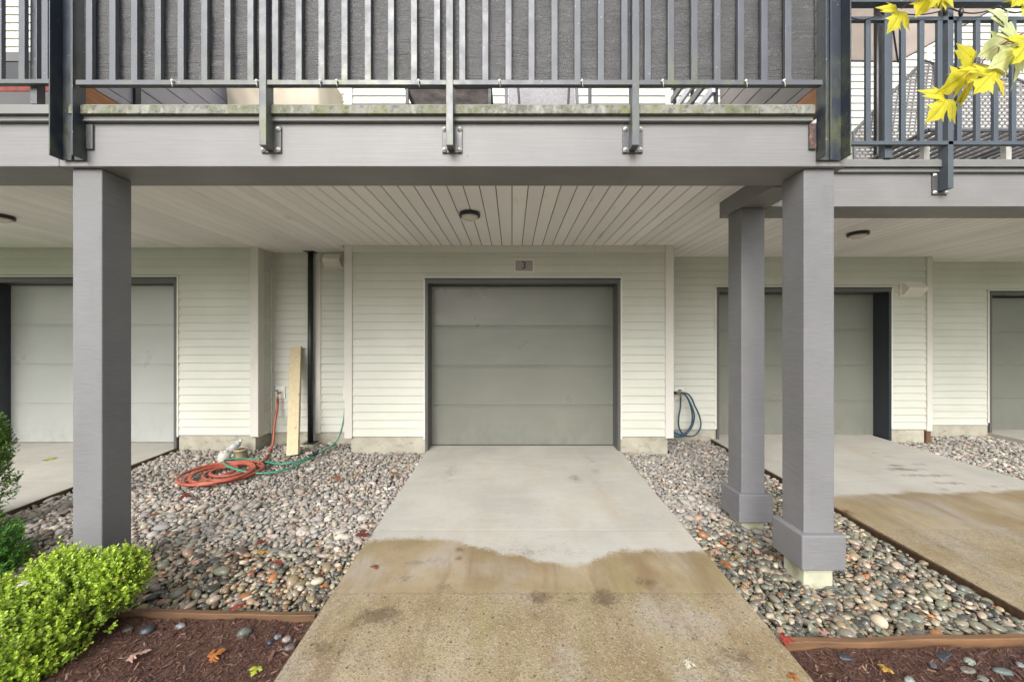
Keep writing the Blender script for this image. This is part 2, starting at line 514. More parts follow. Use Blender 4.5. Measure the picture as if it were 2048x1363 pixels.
M = dict(
    siding=siding_mat(),
    trim=simple('trim_paint', (0.565, 0.55, 0.51), 0.5, 0.05, 2, bump=0.05, dirt=((0.40, 0.39, 0.32), 3.0, 0.60, 0.85, (2, 2, 0.4))),
    jtrim=simple('pale_channel_trim', (0.66, 0.64, 0.58), 0.45, 0.05, 3),
    column=painted_wood('painted_post', (0.157, 0.156, 0.166)),
    beam=beam_mat(),
    soffit=simple('soffit_vinyl', (0.84, 0.82, 0.81), 0.48, 0.04, 2, stretch=(1, 0.4, 1), bump=0.04, bscale=12, objvar=0.12, dirt=((0.42, 0.38, 0.32), 5, 0.62, 0.85, (1, 0.3, 1))),
    dark=simple('dark_void', (0.03, 0.03, 0.028), 0.8),
    foundation=simple('foundation_concrete', (0.38, 0.36, 0.295), 0.85, 0.16, 5, bump=0.5, bscale=35, dirt=((0.22, 0.19, 0.14), 9, 0.56, 0.74, (1, 1, 1.6))),
    footing=simple('footing_concrete', (0.42, 0.42, 0.32), 0.85, 0.12, 9, bump=0.4, bscale=50, dirt=((0.2, 0.19, 0.1), 8, 0.5, 0.75, (1, 1, 1))),
    door=garage_mat('garage_door_paint', (0.172, 0.178, 0.152)),
    doorsheen=garage_mat('garage_door_sheen_paint', (0.36, 0.37, 0.355)),  # door paint lightened, its glossy reflection put into the colour
    frame=simple('door_frame_paint', (0.085, 0.085, 0.085), 0.42, 0.1, 4),
    framedark=simple('dark_jamb_paint', (0.022, 0.028, 0.036), 0.35, 0.1, 4),
    rubber=simple('rubber_seal', (0.02, 0.02, 0.02), 0.6),
    rail=metal_paint('railing_metal', (0.085, 0.092, 0.112), 0.75),
    railblue=metal_paint('railing_blue_metal', (0.060, 0.075, 0.098), 0.12),
    navy=metal_paint('channel_post_metal', (0.022, 0.028, 0.045), 0.85),
    plate=metal_paint('bracket_metal', (0.075, 0.075, 0.085), 0.2),
    steel=simple('galvanised_bolt', (0.55, 0.55, 0.53), 0.4, 0.2, 60, metal=0.5),
    rust=simple('rusted_plate', (0.06, 0.045, 0.045), 0.6, 0.3, 40, dirt=((0.25, 0.09, 0.05), 30, 0.55, 0.65, (1, 1, 1))),
    flash=flashing_mat(),
    drip=simple('drip_edge_paint', (0.170, 0.170, 0.165), 0.45, 0.08, 4, dirt=((0.11, 0.11, 0.085), 9, 0.6, 0.8, (0.4, 1, 2))),
    screen=screen_mat(),
    concrete=concrete_mat(),
    pebble=pebble_mat(),
    mulch=mulch_mat(),
    timber=timber_mat(),
    timberpale=timber_mat('pale_edging_timber', 1.4),
    timberdark=timber_mat('dark_edging_timber', 0.55),
    lumber=lumber_mat('pale_lumber', (0.58, 0.49, 0.31), (0.25, 0.14, 0.06)),
    glass_lamp=simple('frosted_lamp_glass', (0.62, 0.58, 0.52), 0.25, 0.04, 5),
    black=simple('black_paint', (0.016, 0.018, 0.022), 0.35, 0.1, 8),
    vent=simple('vent_plastic', (0.68, 0.65, 0.60), 0.4, 0.04, 5),
    white=simple('white_plastic', (0.72, 0.71, 0.67), 0.4, 0.05, 5),
    sign=simple('sign_plate', (0.30, 0.27, 0.26), 0.35, 0.04, 8, metal=0.2),
    redhose=simple('red_hose_rubber', (0.33, 0.075, 0.045), 0.45, 0.15, 12),
    greenhose=simple('green_hose_rubber', (0.03, 0.24, 0.15), 0.35, 0.15, 12),
    bluehose=simple('blue_hose_rubber', (0.025, 0.062, 0.095), 0.35, 0.15, 12),
    bluehose2=simple('bright_blue_hose_rubber', (0.02, 0.16, 0.45), 0.35, 0.15, 12),
    brass=simple('brass', (0.45, 0.30, 0.13), 0.35, 0.1, 40, metal=0.8),
    bluehandle=simple('blue_tap_handle', (0.05, 0.16, 0.24), 0.4),
    tan=simple('tan_ceramic', (0.36, 0.30, 0.19), 0.5, 0.1, 12),
    soil=simple('soil', (0.04, 0.03, 0.022), 0.9, 0.3, 60, bump=0.5),
    plastic=simple('milky_plastic', (0.5, 0.5, 0.45), 0.4, 0.08, 9),
    plank=simple('grey_stained_board', (0.56, 0.56, 0.64), 0.5, 0.1, 3, stretch=(1, 0.4, 4), bump=0.15),
    plankb=simple('brown_grey_board', (0.31, 0.28, 0.28), 0.5, 0.12, 3, stretch=(1, 0.4, 4), bump=0.15),
    cedar=simple('raw_cedar_board', (0.58, 0.25, 0.11), 0.6, 0.15, 5, stretch=(1, 0.5, 5), bump=0.2, dirt=((0.30, 0.14, 0.07), 12, 0.5, 0.8, (1, 0.5, 4))),
    cream=simple('cream_canvas', (0.70, 0.62, 0.50), 0.8, 0.08, 6, bump=0.3, bscale=18),
    canopy=canvas_mat('umbrella_canvas', (0.88, 0.81, 0.78)),
    wicker=simple('grey_wicker', (0.26, 0.25, 0.265), 0.55, 0.2, 40),
    wickerframe=simple('grey_lounger_frame', (0.16, 0.16, 0.175), 0.45, 0.1, 9),
    decktop=simple('deck_membrane', (0.22, 0.22, 0.21), 0.8, 0.1, 5),
    asphalt=simple('road_asphalt', (0.10, 0.10, 0.098), 0.85, 0.15, 8, bump=0.3, bscale=90),
    lawn=simple('lawn', (0.07, 0.12, 0.03), 0.9, 0.3, 5, bump=0.6, bscale=50),
    soilbed=simple('gravel_bed_soil', (0.045, 0.037, 0.03), 0.95, 0.3, 20, bump=0.5),
    roof=simple('roof_shingle', (0.06, 0.06, 0.065), 0.9, 0.2, 9),
    bark=simple('tree_bark', (0.13, 0.10, 0.08), 0.9, 0.3, 14, stretch=(1, 1, 0.3), bump=0.6),
    twig=simple('red_twig', (0.22, 0.05, 0.06), 0.6),
    stem=simple('shrub_stem', (0.10, 0.075, 0.045), 0.85, 0.2, 30),
    boxwood=leaf_mat('boxwood_leaf', (1, 1, 1), (0.72, 0.85, 0.6), 0.32, 0.28, attr='tint'),
    dkshrub=leaf_mat('dark_shrub_leaf', (1, 1, 1), (0.6, 0.8, 0.6), 0.5, 0.2, attr='tint'),
    yleaf=leaf_mat('yellow_maple_leaf', (0.84, 0.70, 0.05), (0.62, 0.60, 0.05), 0.5, 0.5),
    gleaf=leaf_mat('pale_green_maple_leaf', (0.60, 0.68, 0.30), (0.74, 0.76, 0.48), 0.35, 0.45),
    slate=simple('wet_slate', (0.045, 0.050, 0.068), 0.3, 0.3, 14, bump=0.5, bscale=40),
)
MAPLE = {
    'red': leaf_mat('red_fallen_leaf', (0.34, 0.045, 0.03), (0.18, 0.03, 0.022), 0.35, 0.15),
    'darkred': leaf_mat('dark_red_fallen_leaf', (0.16, 0.04, 0.03), (0.09, 0.025, 0.02), 0.35, 0.15),
    'orange': leaf_mat('orange_fallen_leaf', (0.45, 0.18, 0.045), (0.27, 0.09, 0.03), 0.4, 0.15),
    'yellow': leaf_mat('yellow_fallen_leaf', (0.55, 0.36, 0.07), (0.36, 0.2, 0.04), 0.4, 0.15),
    'lime': leaf_mat('lime_fallen_leaf', (0.42, 0.45, 0.05), (0.25, 0.30, 0.05), 0.4, 0.15),
    'pink': leaf_mat('pale_pink_fallen_leaf', (0.52, 0.34, 0.28), (0.38, 0.23, 0.18), 0.4, 0.1),
    'white': leaf_mat('bleached_fallen_leaf', (0.62, 0.58, 0.46), (0.50, 0.46, 0.36), 0.5, 0.1),
    'brown': leaf_mat('brown_fallen_leaf', (0.30, 0.13, 0.06), (0.18, 0.08, 0.04), 0.45, 0.1),
}

# ================================================================ GROUND
def sheet(name, x0, x1, y0, y1, off, mat, nx=2, ny=2, bumpy=0.0):
    xs = np.linspace(x0, x1, nx); ys = np.linspace(y0, y1, ny)
    v = []; f = []
    for j in range(ny):
        for i in range(nx):
            z = gz(xs[i], ys[j]) + off
            if bumpy: z += bumpy * mn.noise(Vector((xs[i] * 5, ys[j] * 5, 3.1))) + bumpy * 0.6 * mn.noise(Vector((xs[i] * 14, ys[j] * 14, 9)))
            v.append((xs[i], ys[j], z))
    for j in range(ny - 1):
        for i in range(nx - 1):
            a = j * nx + i
            f.append((a, a + 1, a + nx + 1, a + nx))
    b = MB(); b.v = v; b.f = f
    return b.build(name, mat, smooth=bumpy > 0)

# one sheet out to the horizon, lowered under everything
b = MB()
ys = [-300, -40, -12, -2.2, 0.6, 3, 5.5, 7, 12, 40, 300]
def low(y):
    return {True: gz(0, min(y, 5.5)) - 0.16}[True]
for y in ys:
    for x in (-300, -12, 12, 300):
        b.v.append((x, y, low(y)))
for j in range(len(ys) - 1):
    for i in range(3):
        a = j * 4 + i
        b.f.append((a, a + 1, a + 5, a + 4))
struct(b.build('ground', M['lawn']))

# concrete drives, fine grids that carry wet / aggregate / stain masks
def smooth(a, lo, hi):
    t = np.clip((a - lo) / (hi - lo), 0, 1); return t * t * (3 - 2 * t)

BX = [-1.20, -0.935, -0.548, -0.235, 0.09, 0.427, 0.74, 1.0, 1.357]
BY = [2.813, 2.875, 2.855, 2.752, 2.64, 2.54, 2.695, 2.735, 2.706]
def drive(name, x0, x1, y0, y1, wetfn, aggy, stains, joints, step=0.02):
    """slabs between joints are parts (a groove is left between them)"""
    root = None
    cuts = [y0] + joints + [y1]
    parts = []
    for k in range(len(cuts) - 1):
        a, c = cuts[k] + (0.0015 if k else 0), cuts[k + 1] - (0.0015 if k < len(cuts) - 2 else 0)
        nx, ny = int((x1 - x0) / step) + 2, max(3, int((c - a) / step) + 2)
        xs = np.linspace(x0, x1, nx); ys_ = np.linspace(a, c, ny)
        X, Y = np.meshgrid(xs, ys_)
        Z = np.vectorize(gz)(X, Y)
        # rounded slab edges
        ed = np.minimum(np.minimum(X - x0, x1 - X), np.minimum(Y - a, c - Y))
        Z = Z - 0.0012 * (ed < 1e-6)
        v = np.stack([X, Y, Z], -1).reshape(-1, 3)
        f = []
        for j in range(ny - 1):
            for i in range(nx - 1):
                q = j * nx + i
                f.append((q, q + 1, q + nx + 1, q + nx))
        n0 = len(v)
        # side skirt
        ring = [i for i in range(nx)] + [j * nx + nx - 1 for j in range(1, ny)] + [(ny - 1) * nx + i for i in range(nx - 2, -1, -1)] + [j * nx for j in range(ny - 2, 0, -1)]
        low_ = v[ring].copy(); low_[:, 2] -= 0.13
        vv = np.vstack([v, low_])
        m = len(ring)
        for i in range(m):
            f.append((ring[i], n0 + i, n0 + (i + 1) % m, ring[(i + 1) % m]))
        me = bpy.data.meshes.new('slab')
        me.from_pydata(vv.tolist(), [], f)
        me.materials.append(M['concrete'])
        at_ = me.color_attributes.new('mask', 'FLOAT_COLOR', 'POINT')
        w = wetfn(vv[:, 0], vv[:, 1])
        g = smooth(aggy - vv[:, 1], -0.012, 0.012)
        s = np.zeros(len(vv))
        for (sx, sy, rx, ry, k2) in stains:
            dd = ((vv[:, 0] - sx) / rx) ** 2 + ((vv[:, 1] - sy) / ry) ** 2
            s = np.maximum(s, k2 * np.exp(-dd))
        colr = np.stack([w, g, s, np.ones(len(vv))], -1).astype(np.float32)
        at_.data.foreach_set('color', colr.ravel())
        me.update()
        o = bpy.data.objects.new('slab', me); C.objects.link(o)
        parts.append(o)
    base = MB().add([(x0 + .01, y0 + .01, gz(x0, y0) - 0.012), (x1 - .01, y0 + .01, gz(x1, y0) - 0.012), (x1 - .01, y1 - .01, gz(x1, y1) - 0.012), (x0 + .01, y1 - .01, gz(x0, y1) - 0.012)], [(0, 1, 2, 3)]).build(name, M['dark'])
    struct(base)
    for o in parts: par(o, base)
    return base

def P2(px, py):
    g = ground(px, py); return g.x, g.y
def wet_main(x, y):
    by = np.interp(x, BX, BY)
    wob = np.array([0.018 * mn.noise(Vector((a * 9, 0, 0))) for a in x])
    return 0.5 + (by + wob - y) * 9
def wet_right(x, y):
    wob = np.array([0.10 * mn.noise(Vector((a * 2.2, 4, 0))) for a in x])
    return 0.5 + (3.62 + wob + 0.06 * (x - 3) - y) * 7
st = []
for px, py, rx, ry, k in [(760, 1232, .10, .05, .75), (722, 1238, .06, .05, .5), (890, 1172, .045, .05, .55), (1072, 1192, .06, .04, .95), (1212, 1194, .055, .045, .95),
                          (1078, 1215, .05, .06, .5), (920, 1097, .03, .02, .9), (918, 1115, .02, .015, .7), (1275, 1160, .03, .03, .6), (1300, 1165, .06, .03, .35),
                          (840, 1125, .09, .025, .35), (810, 1155, .06, .03, .4), (1480, 1310, .09, .03, .6), (1440, 1330, .12, .05, .35), (705, 1310, .12, .08, .4),
                          (1145, 1200, .04, .02, .4), (1315, 1180, .05, .012, .55), (1335, 1172, .03, .01, .7), (900, 945, .06, .35, .25), (1185, 930, .06, .28, .28),
                          (1150, 955, .05, .07, .4), (1060, 1100, .3, .05, .28), (1195, 970, .05, .4, .15), (880, 1045, .2, .03, .14), (640, 1290, .08, .12, .4)]:
    x, y = P2(px, py); st.append((x, y, rx * 1.35, ry * (1.6 if ry < .08 else 1.1), k))
drive('driveway', -1.098, 1.392, -1.6, 5.06, wet_main, 2.30, st, [2.30, 2.99])
for sx, sy, rx, ry, k in [(-0.83, 1.95, .13, .38, .42), (-0.55, 2.0, .10, .30, .25), (.13, 2.0, .06, .32, .34), (.56, 2.05, .07, .28, .36), (1.02, 1.9, .12, .3, .25), (-.33, 4.3, .10, .55, .22), (1.0, 4.3, .10, .5, .24), (.2, 2.62, .55, .06, .34), (-.3, 2.72, .3, .05, .30), (.95, 2.62, .3, .05, .25)]: st.append((sx, sy, rx, ry, k))
st2 = []
for px, py, rx, ry, k in [(1810, 938, .20, .05, .9), (1850, 950, .25, .04, .8), (1790, 930, .12, .03, .8), (1900, 965, .20, .04, .7), (1745, 905, .1, .02, .5), (1775, 912, .1, .02, .6), (1990, 972, .1, .03, .5), (1880, 978, .1, .03, .4), (1840, 928, .1, .03, .5)]:
    x, y = P2(px, py); st2.append((x, y, rx, ry, k))
drive('driveway', 2.925, 5.46, -1.6, 5.74, wet_right, 3.02, st2, [3.02])
drive('driveway', -6.95, -4.42, -1.6, 5.2, lambda x, y: 0.5 + (2.4 - y) * 6, 2.3, [], [2.3, 3.9], 0.05)
drive('driveway', 7.42, 9.95, -1.6, 6.0, wet_right, 3.02, [], [3.02], 0.06)

# road and lawn behind the camera
o = MB().add([(-80, -7.5, -0.352), (80, -7.5, -0.352), (80, -1.6, -0.352), (-80, -1.6, -0.352)], [(0, 1, 2, 3)]).build('road', M['asphalt']); struct(o)

# mulch beds
def bed(name, x0, x1, y0, y1, off, mat, bumpy):
    return struct(sheet(name, x0, x1, y0, y1, off, mat, max(2, int((x1 - x0) / 0.04)), max(2, int((y1 - y0) / 0.04)), bumpy))
YL, YR = 2.135, 1.935
bed('mulch_bed', -4.40, -1.11, -1.55, YL - 0.015, -0.018, M['mulch'], 0.016)
bed('mulch_bed', 1.405, 2.91, -1.55, YR - 0.018, -0.018, M['mulch'], 0.016)
GL = bed('gravel_bed', -4.40, -1.10, YL + 0.02, 5.24, -0.060, M['soilbed'], 0.01)
GR = bed('gravel_bed', 1.395, 2.88, YR + 0.03, 5.49, -0.060, M['soilbed'], 0.01)
GF = bed('gravel_bed', 5.49, 7.42, 1.0, 5.84, -0.085, M['soilbed'], 0.01)

# ---------------------------------------------------------------- pebbles
def ico(level):
    bm = bmesh.new(); bmesh.ops.create_icosphere(bm, subdivisions=level, radius=1)
    v = np.array([p.co[:] for p in bm.verts]); f = np.array([[q.index for q in p.verts] for p in bm.faces]); bm.free()
    return v, f
ICO = {1: ico(1), 2: ico(2)}
PAL = np.array([(0.20, 0.20, 0.19), (0.30, 0.29, 0.27), (0.14, 0.15, 0.16), (0.40, 0.37, 0.33), (0.55, 0.52, 0.47), (0.25, 0.21, 0.16), (0.33, 0.27, 0.20),
                (0.08, 0.085, 0.095), (0.18, 0.21, 0.21), (0.42, 0.20, 0.10), (0.36, 0.25, 0.20), (0.24, 0.26, 0.23), (0.48, 0.42, 0.33), (0.13, 0.10, 0.08)])
PW = np.array([14, 14, 10, 10, 7, 9, 8, 9, 9, 2.2, 5, 8, 5, 6.0]); PW /= PW.sum()
PALR = PW * np.array([1, 1.3, 1, 1.0, 1.2, 0.6, 0.7, 1.1, 2.0, 1.2, 0.7, 2.2, 1.0, 0.5]); PALR /= PALR.sum()

def poisson(inside, x0, x1, y0, y1, rfn, tries, cell=0.085):
    grid = {}; out = []
    for _ in range(tries):
        x = random.uniform(x0, x1); y = random.uniform(y0, y1)
        if not inside(x, y): continue
        r = rfn()
        ci, cj = int(x / cell), int(y / cell)
        ok = True
        for i in (ci - 1, ci, ci + 1):
            for j in (cj - 1, cj, cj + 1):
                for (a, b_, s) in grid.get((i, j), ()):
                    if (a - x) ** 2 + (b_ - y) ** 2 < ((r + s) * 0.80) ** 2:
                        ok = False; break
                if not ok: break
            if not ok: break
        if ok:
            grid.setdefault((ci, cj), []).append((x, y, r)); out.append((x, y, r))
    return out

def wetness(x, y):
    n = mn.noise(Vector((x * 2.2, y * 2.2, 1))) * 0.16
    if x < 0: e = 2.80 + 0.10 * (x + 1.1) * -0.4
    else: e = 3.0 + (0.9 if x > 2.1 else 0) * min(1, (x - 2.1) * 3 if x > 2.1 else 0)
    return float(np.clip(0.5 + (e + n - y) * 3.0, 0, 1))

def pebbles(parent, inside, x0, x1, y0, y1, dens, off, single, right=False, rs=1.0, farlow=3.6):
    layers = []
    area = (x1 - x0) * (y1 - y0)
    rfn = lambda: min(0.040, max(0.011, random.lognormvariate(math.log(0.0182 * rs), 0.36)))
    pts = [(p, 0) for p in poisson(inside, x0, x1, y0, y1, rfn, int(area * dens))]
    pts += [(p, 1) for p in poisson(inside, x0, x1, y0, y1, rfn, int(area * dens * 0.35))]
    items = []
    for (x, y, r), lay in pts:
        a = r * random.uniform(1.05, 1.55); bb = r * random.uniform(0.8, 1.05); c = r * random.uniform(0.45, 0.80)
        rot = Matrix.Rotation(random.uniform(0, math.pi), 3, 'Z') @ Matrix.Rotation(random.gauss(0, 0.28 + 0.1 * lay), 3, 'X') @ Matrix.Rotation(random.gauss(0, 0.25), 3, 'Y')
        z = gz(x, y) + off + c * 0.5 + lay * random.uniform(0.006, 0.019) + random.uniform(-0.008, 0.004)
        items.append((x, y, z, a, bb, c, np.array(rot), lay))
    def arrays(it):
        x, y, z, a, bb, c, rot, lay = it
        v, f = ICO[2 if y < farlow else 1]
        # stone irregularity
        k = 1 + 0.10 * np.sin(v @ rng.normal(size=3) * 1.7 + rng.uniform(0, 6)) + 0.08 * np.sin(v @ rng.normal(size=3) * 3.2 + rng.uniform(0, 6))
        p = (v * k[:, None]) * (a, bb, c)
        p = p @ rot.T + (x, y, z)
        i = rng.choice(len(PAL), p=PALR if right else PW)
        col = PAL[i] * rng.uniform(0.75, 1.2) * (1 + rng.normal(size=3) * 0.03)
        w = wetness(x, y)
        return p, f, (*np.clip(col, 0.02, 0.7), w)
    def size(it): return it[3] * (1 if it[7] else 0.8) / it[1]
    def vis(it):
        px = it[0] / it[1] * F + 1024; py = 680 + (CZ - it[2]) / it[1] * F
        return 0 < px < 2048 and py < 1363 and not (px < 320 and py > 1075)
    order = sorted(range(len(items)), key=lambda i: -size(items[i]) if vis(items[i]) else 0)
    big = set(order[:single])
    V, Fc, Cc, n = [], [], [], 0
    for i, it in enumerate(items):
        p, f, c = arrays(it)
        if i in big:
            me = bpy.data.meshes.new('pebble')
            loc = Vector((it[0], it[1], it[2]))
            me.from_pydata((p - np.array(loc)).tolist(), [], f.tolist()); me.materials.append(M['pebble']); me.shade_smooth()
            ca = me.color_attributes.new('tint', 'FLOAT_COLOR', 'POINT')
            ca.data.foreach_set('color', np.tile(np.array(c, dtype=np.float32), len(p)))
            place('pebble', me, loc, parent)
            continue
        V.append(p); Fc.append(f + n); n += len(p)
        Cc.append(np.tile(np.array(c, dtype=np.float32), (len(p), 1)))
    V = np.vstack(V).astype(np.float32); Fc = np.vstack(Fc).astype(np.int32); Cc = np.vstack(Cc)
    me = fastmesh('loose_gravel', V, Fc, M['pebble'])
    ca = me.color_attributes.new('tint', 'FLOAT_COLOR', 'POINT')
    ca.data.foreach_set('color', Cc.astype(np.float32).ravel())
    o = bpy.data.objects.new('loose_gravel', me); C.objects.link(o); par(o, parent); stuff(o)
    return len(items)

def fastmesh(name, V, Fc, mat, smooth=True):
    me = bpy.data.meshes.new(name)
    k = Fc.shape[1]
    me.vertices.add(len(V)); me.vertices.foreach_set('co', np.asarray(V, dtype=np.float32).ravel())
    me.loops.add(Fc.size); me.loops.foreach_set('vertex_index', Fc.astype(np.int32).ravel())
    me.polygons.add(len(Fc)); me.polygons.foreach_set('loop_start', np.arange(0, Fc.size, k, dtype=np.int32))
    me.polygons.foreach_set('use_smooth', np.full(len(Fc), smooth))
    me.materials.append(mat)
    me.update(calc_edges=True); me.validate()
    return me

FOOT = [(1.80, 2.32, 2.09, 2.61), (1.85, 3.01, 2.12, 3.30), (-2.79, 2.36, -2.59, 2.56)]
def clear(x, y):
    for a, b_, c, d_ in FOOT:
        if a - .01 < x < c + .01 and b_ - .01 < y < d_ + .01 and not (a < -2): return False
    return True
def inL(x, y):
    if x > -2.13 and y > 4.84: return False
    if x < -3.33 and y > 4.94: return False
    if x < -2.9 - (y - 2.1) * 0.5 - 1.6: return False
    return not (-2.775 < x < -2.60 and 2.38 < y < 2.54)
def inR(x, y):
    if x < 2.09 and y > 4.84: return False
    return not (1.86 < x < 2.03 and 2.39 < y < 2.55) and not (1.885 < x < 2.06 and 3.08 < y < 3.24)
n1 = pebbles(GL, inL, -4.39, -1.115, YL + 0.035, 5.22, 7000, -0.052, 150)
n2 = pebbles(GR, inR, 1.41, 2.865, YR + 0.035, 5.47, 7000, -0.044, 150, right=True)
n3 = pebbles(GF, lambda x, y: True, 5.50, 7.40, 3.9, 5.82, 4200, -0.075, 0, right=True, farlow=0)
print('pebbles', n1, n2, n3)

# ---------------------------------------------------------------- edging boards
def edging(p, q, w, t, label, mat='timber'):
    b = MB(); p, q = Vector(p), Vector(q); n = 14
    d_ = (q - p); a = d_.cross(Vector((0, 0, 1))).normalized() * w / 2
    vs = []
    for i in range(n + 1):
        c = p.lerp(q, i / n) + Vector((0, 0.004 * math.sin(i * 1.3), 0.004 * math.sin(i * 0.9 + 1)))
        up = Vector((0, 0, t))
        vs += [c - a - up, c + a - up, c + a, c - a]
    f = [(0, 1, 2, 3), tuple(range(4 * n, 4 * n + 4))[::-1]]
    for i in range(n):
        for k in range(4):
            f.append((4 * i + k, 4 * i + 4 + k, 4 * i + 4 + (k + 1) % 4, 4 * i + (k + 1) % 4))
    o = b.add(vs, f).build('edging_board', M[mat], bev=0.003)
    return tag(o, label, 'edging board')
edging((-2.9, YL + 0.02, gz(-2.9, YL) + 0.012), (-1.103, YL - 0.02, gz(-1.1, YL) + 0.012), 0.030, 0.12, 'damp mossy wooden edging board between left pebbles and mulch')
edging((1.397, YR, gz(1.4, YR) + 0.012), (2.93, YR + 0.03, gz(2.9, YR) + 0.012), 0.034, 0.12, 'orange brown wooden edging board between right pebbles and mulch', 'timberpale')
edging((2.902, YR + 0.05, gz(2.9, 1.98) + 0.003), (2.902, 5.47, gz(2.9, 5.47) + 0.004), 0.014, 0.12, 'thin brown edging strip along the left side of the right driveway', 'timberdark')
edging((-4.405, 2.2, gz(-4.4, 2.2) + 0.0), (-4.405, 4.92, gz(-4.4, 4.92) + 0.003), 0.014, 0.12, 'thin grey brown edging strip beside the left driveway', 'timberdark')

# ================================================================ HOUSES
LAP = 0.1055
BOARD = {}
def board_mesh(length):
    k = round(length, 3)
    if k not in BOARD:
        prof = [(0, 0), (-0.016, 0.0), (-0.0185, 0.003), (-0.0175, 0.012), (-0.0040, LAP), (0, LAP)]
        BOARD[k] = MB().prism([(a, b_) for a, b_ in prof], 'x', 0, k).mesh('siding_board', M['siding'])
    return BOARD[k]
NB = [0]
def siding(wall, y, x0, x1, z0, z1, opening=None, side=None):
    """clapboards on a wall plane; side='r' puts them on a plane x = const facing +x, running back from y"""
    n = int((z1 - z0) / LAP + 0.999)
    for i in range(n):
        z = z0 + i * LAP
        h = min(LAP, z1 - z)
        if h < 0.01: continue
        spans = [(x0, x1)]
        if opening and z < opening[2] - 0.03:
            spans = [(x0, opening[0]), (opening[1], x1)]
        if side is None and random.random() < .30:
            j = random.randrange(len(spans)); a, c = spans[j]
            if c - a > 1.3:
                m = random.uniform(a + .4, c - .4); spans[j:j + 1] = [(a, m - .0008), (m + .0008, c)]
        for a, c in spans:
            if c - a < 0.02: continue
            NB[0] += 1
            if side == 'r':
                place('siding_board', board_mesh(c - a), (y, a, z), wall, (0, 0, R(90)), (1, 1, h / LAP))
            else:
                place('siding_board', board_mesh(c - a), (a, y, z), wall, (0, 0, 0), (1, 1, h / LAP))

def wallbox(unit, y, x0, x1, z0, z1, opening=None, mat='siding', name='wall'):
    b = MB()
    t = 0.18
    if opening:
        ox0, ox1, oz = opening
        b.box(x0, ox0, y, y + t, z0, z1)
        b.box(ox1, x1, y, y + t, z0, z1)
        b.box(ox0, ox1, y, y + t, oz, z1)
    else:
        b.box(x0, x1, y, y + t, z0, z1)
    return b.build(name, M[mat], unit)

def garage(unit, yw, yd, ox0, ox1, zb, zt, frame_z, mat, jambs=('frame', 'frame')):
    """ox0..ox1: rough opening at the wall; zb..zt: panel bottom and top"""
    g = MB().box(ox0 + .03, ox1 - .03, yd + 0.02, yd + 0.05, zb, zt + .1).build('garage_door', M['rubber'], unit)
    n = 4; h = (zt - zb) / n
    a, c = ox0 + 0.037, ox1 - 0.037
    for i in range(n):
        z0 = zb + i * h; z1 = z0 + h
        prof = [(yd + 0.02, z0 + 0.0005), (yd + 0.003, z0 + 0.0005), (yd, z0 + 0.005), (yd, z1 - 0.034), (yd + 0.003, z1 - 0.030), (yd + 0.003, z1 - 0.024), (yd, z1 - 0.020), (yd, z1 - 0.004), (yd + 0.003, z1 - 0.0005), (yd + 0.02, z1 - 0.0005)]
        MB().prism(prof, 'x', a, c).build('door_panel', M[mat], g)
    MB().box(a, c, yd - 0.004, yd + 0.02, zb - 0.016, zb + 0.001).build('weather_seal', M['rubber'], g)
    # frame: head and jambs
    f = MB().box(ox0 + .0, ox1 - .0, yw - 0.028, yd + 0.02, frame_z - 0.05, frame_z).build('door_frame', M['frame'], unit, bev=0.002)
    MB().box(ox0 - 0.004, ox1 + 0.004, yw - 0.034, yw - 0.0, frame_z + 0.001, frame_z + 0.016).build('head_flashing', M['framedark'], f)
    zj = gz((ox0 + ox1) / 2, yw) - 0.02
    for k, (p, q) in enumerate(((ox0, ox0 + 0.036), (ox1 - 0.036, ox1))):
        b = MB().box(p, q, yw - 0.024, yd + 0.02, zj, frame_z - 0.051)
        b.build('jamb', M[jambs[k]], f, bev=0.002)
    # pale channel trim round the opening
    t = 0.022
    b = MB().box(ox0 - t, ox0 - 0.002, yw - 0.022, yw - 0.002, zj + 0.17, frame_z + 0.016 + t)
    b.box(ox1 + 0.002, ox1 + t, yw - 0.022, yw - 0.002, zj + 0.17, frame_z + 0.016 + t)
    b.box(ox0 - 0.002, ox1 + 0.002, yw - 0.022, yw - 0.002, frame_z + 0.0165, frame_z + 0.016 + t)
    b.build('opening_trim', M['jtrim'], unit)
    # threshold
    MB().box(ox0 + .036, ox1 - .036, yw + 0.02, yd + 0.02, zj - 0.05, zb - 0.017).build('threshold', M['foundation'], unit)

SOF = 2.635
# --- unit 3 (centre)
u3 = thing('townhouse', (0, 4.95, 0), 'centre townhouse front with pale siding, dark grey garage door and number plate', 'house', 'row of attached townhouses')
OP3 = (-1.119, 1.397)
w = wallbox(u3, 4.85, -2.153, 2.076, 0.17, 2.86, (OP3[0], OP3[1], 2.19))
XA, XB = at(706, 0, 4.85).x, at(1329, 0, 4.85).x
siding(w, 4.849, XA, XB, 0.173, 2.547, (OP3[0] - 0.02, OP3[1] + 0.02, 2.22))
MB().box(-2.156, XA, 4.818, 4.86, 0.155, SOF - 0.002).build('corner_board', M['trim'], u3, bev=0.003)
MB().box(XB, 2.079, 4.818, 4.86, 0.155, SOF - 0.002).build('corner_board', M['trim'], u3, bev=0.003)
MB().box(XA + .001, XB - .001, 4.826, 4.86, 2.547, SOF - 0.002).build('frieze_board', M['trim'], u3, bev=0.003)
MB().box(-2.153 + .07, OP3[0], 4.852, 5.2, -0.3, 0.172).build('foundation', M['foundation'], u3, bev=0.006)
MB().box(OP3[1], 2.076 - .06, 4.852, 5.2, -0.3, 0.172).build('foundation', M['foundation'], u3, bev=0.006)
MB().box(-2.153, -1.9, 4.87, 6.2, 0.16, 2.86).build('side_wall', M['siding'], u3)
MB().box(1.9, 2.076, 4.87, 6.2, 0.16, 2.86).build('side_wall', M['siding'], u3)
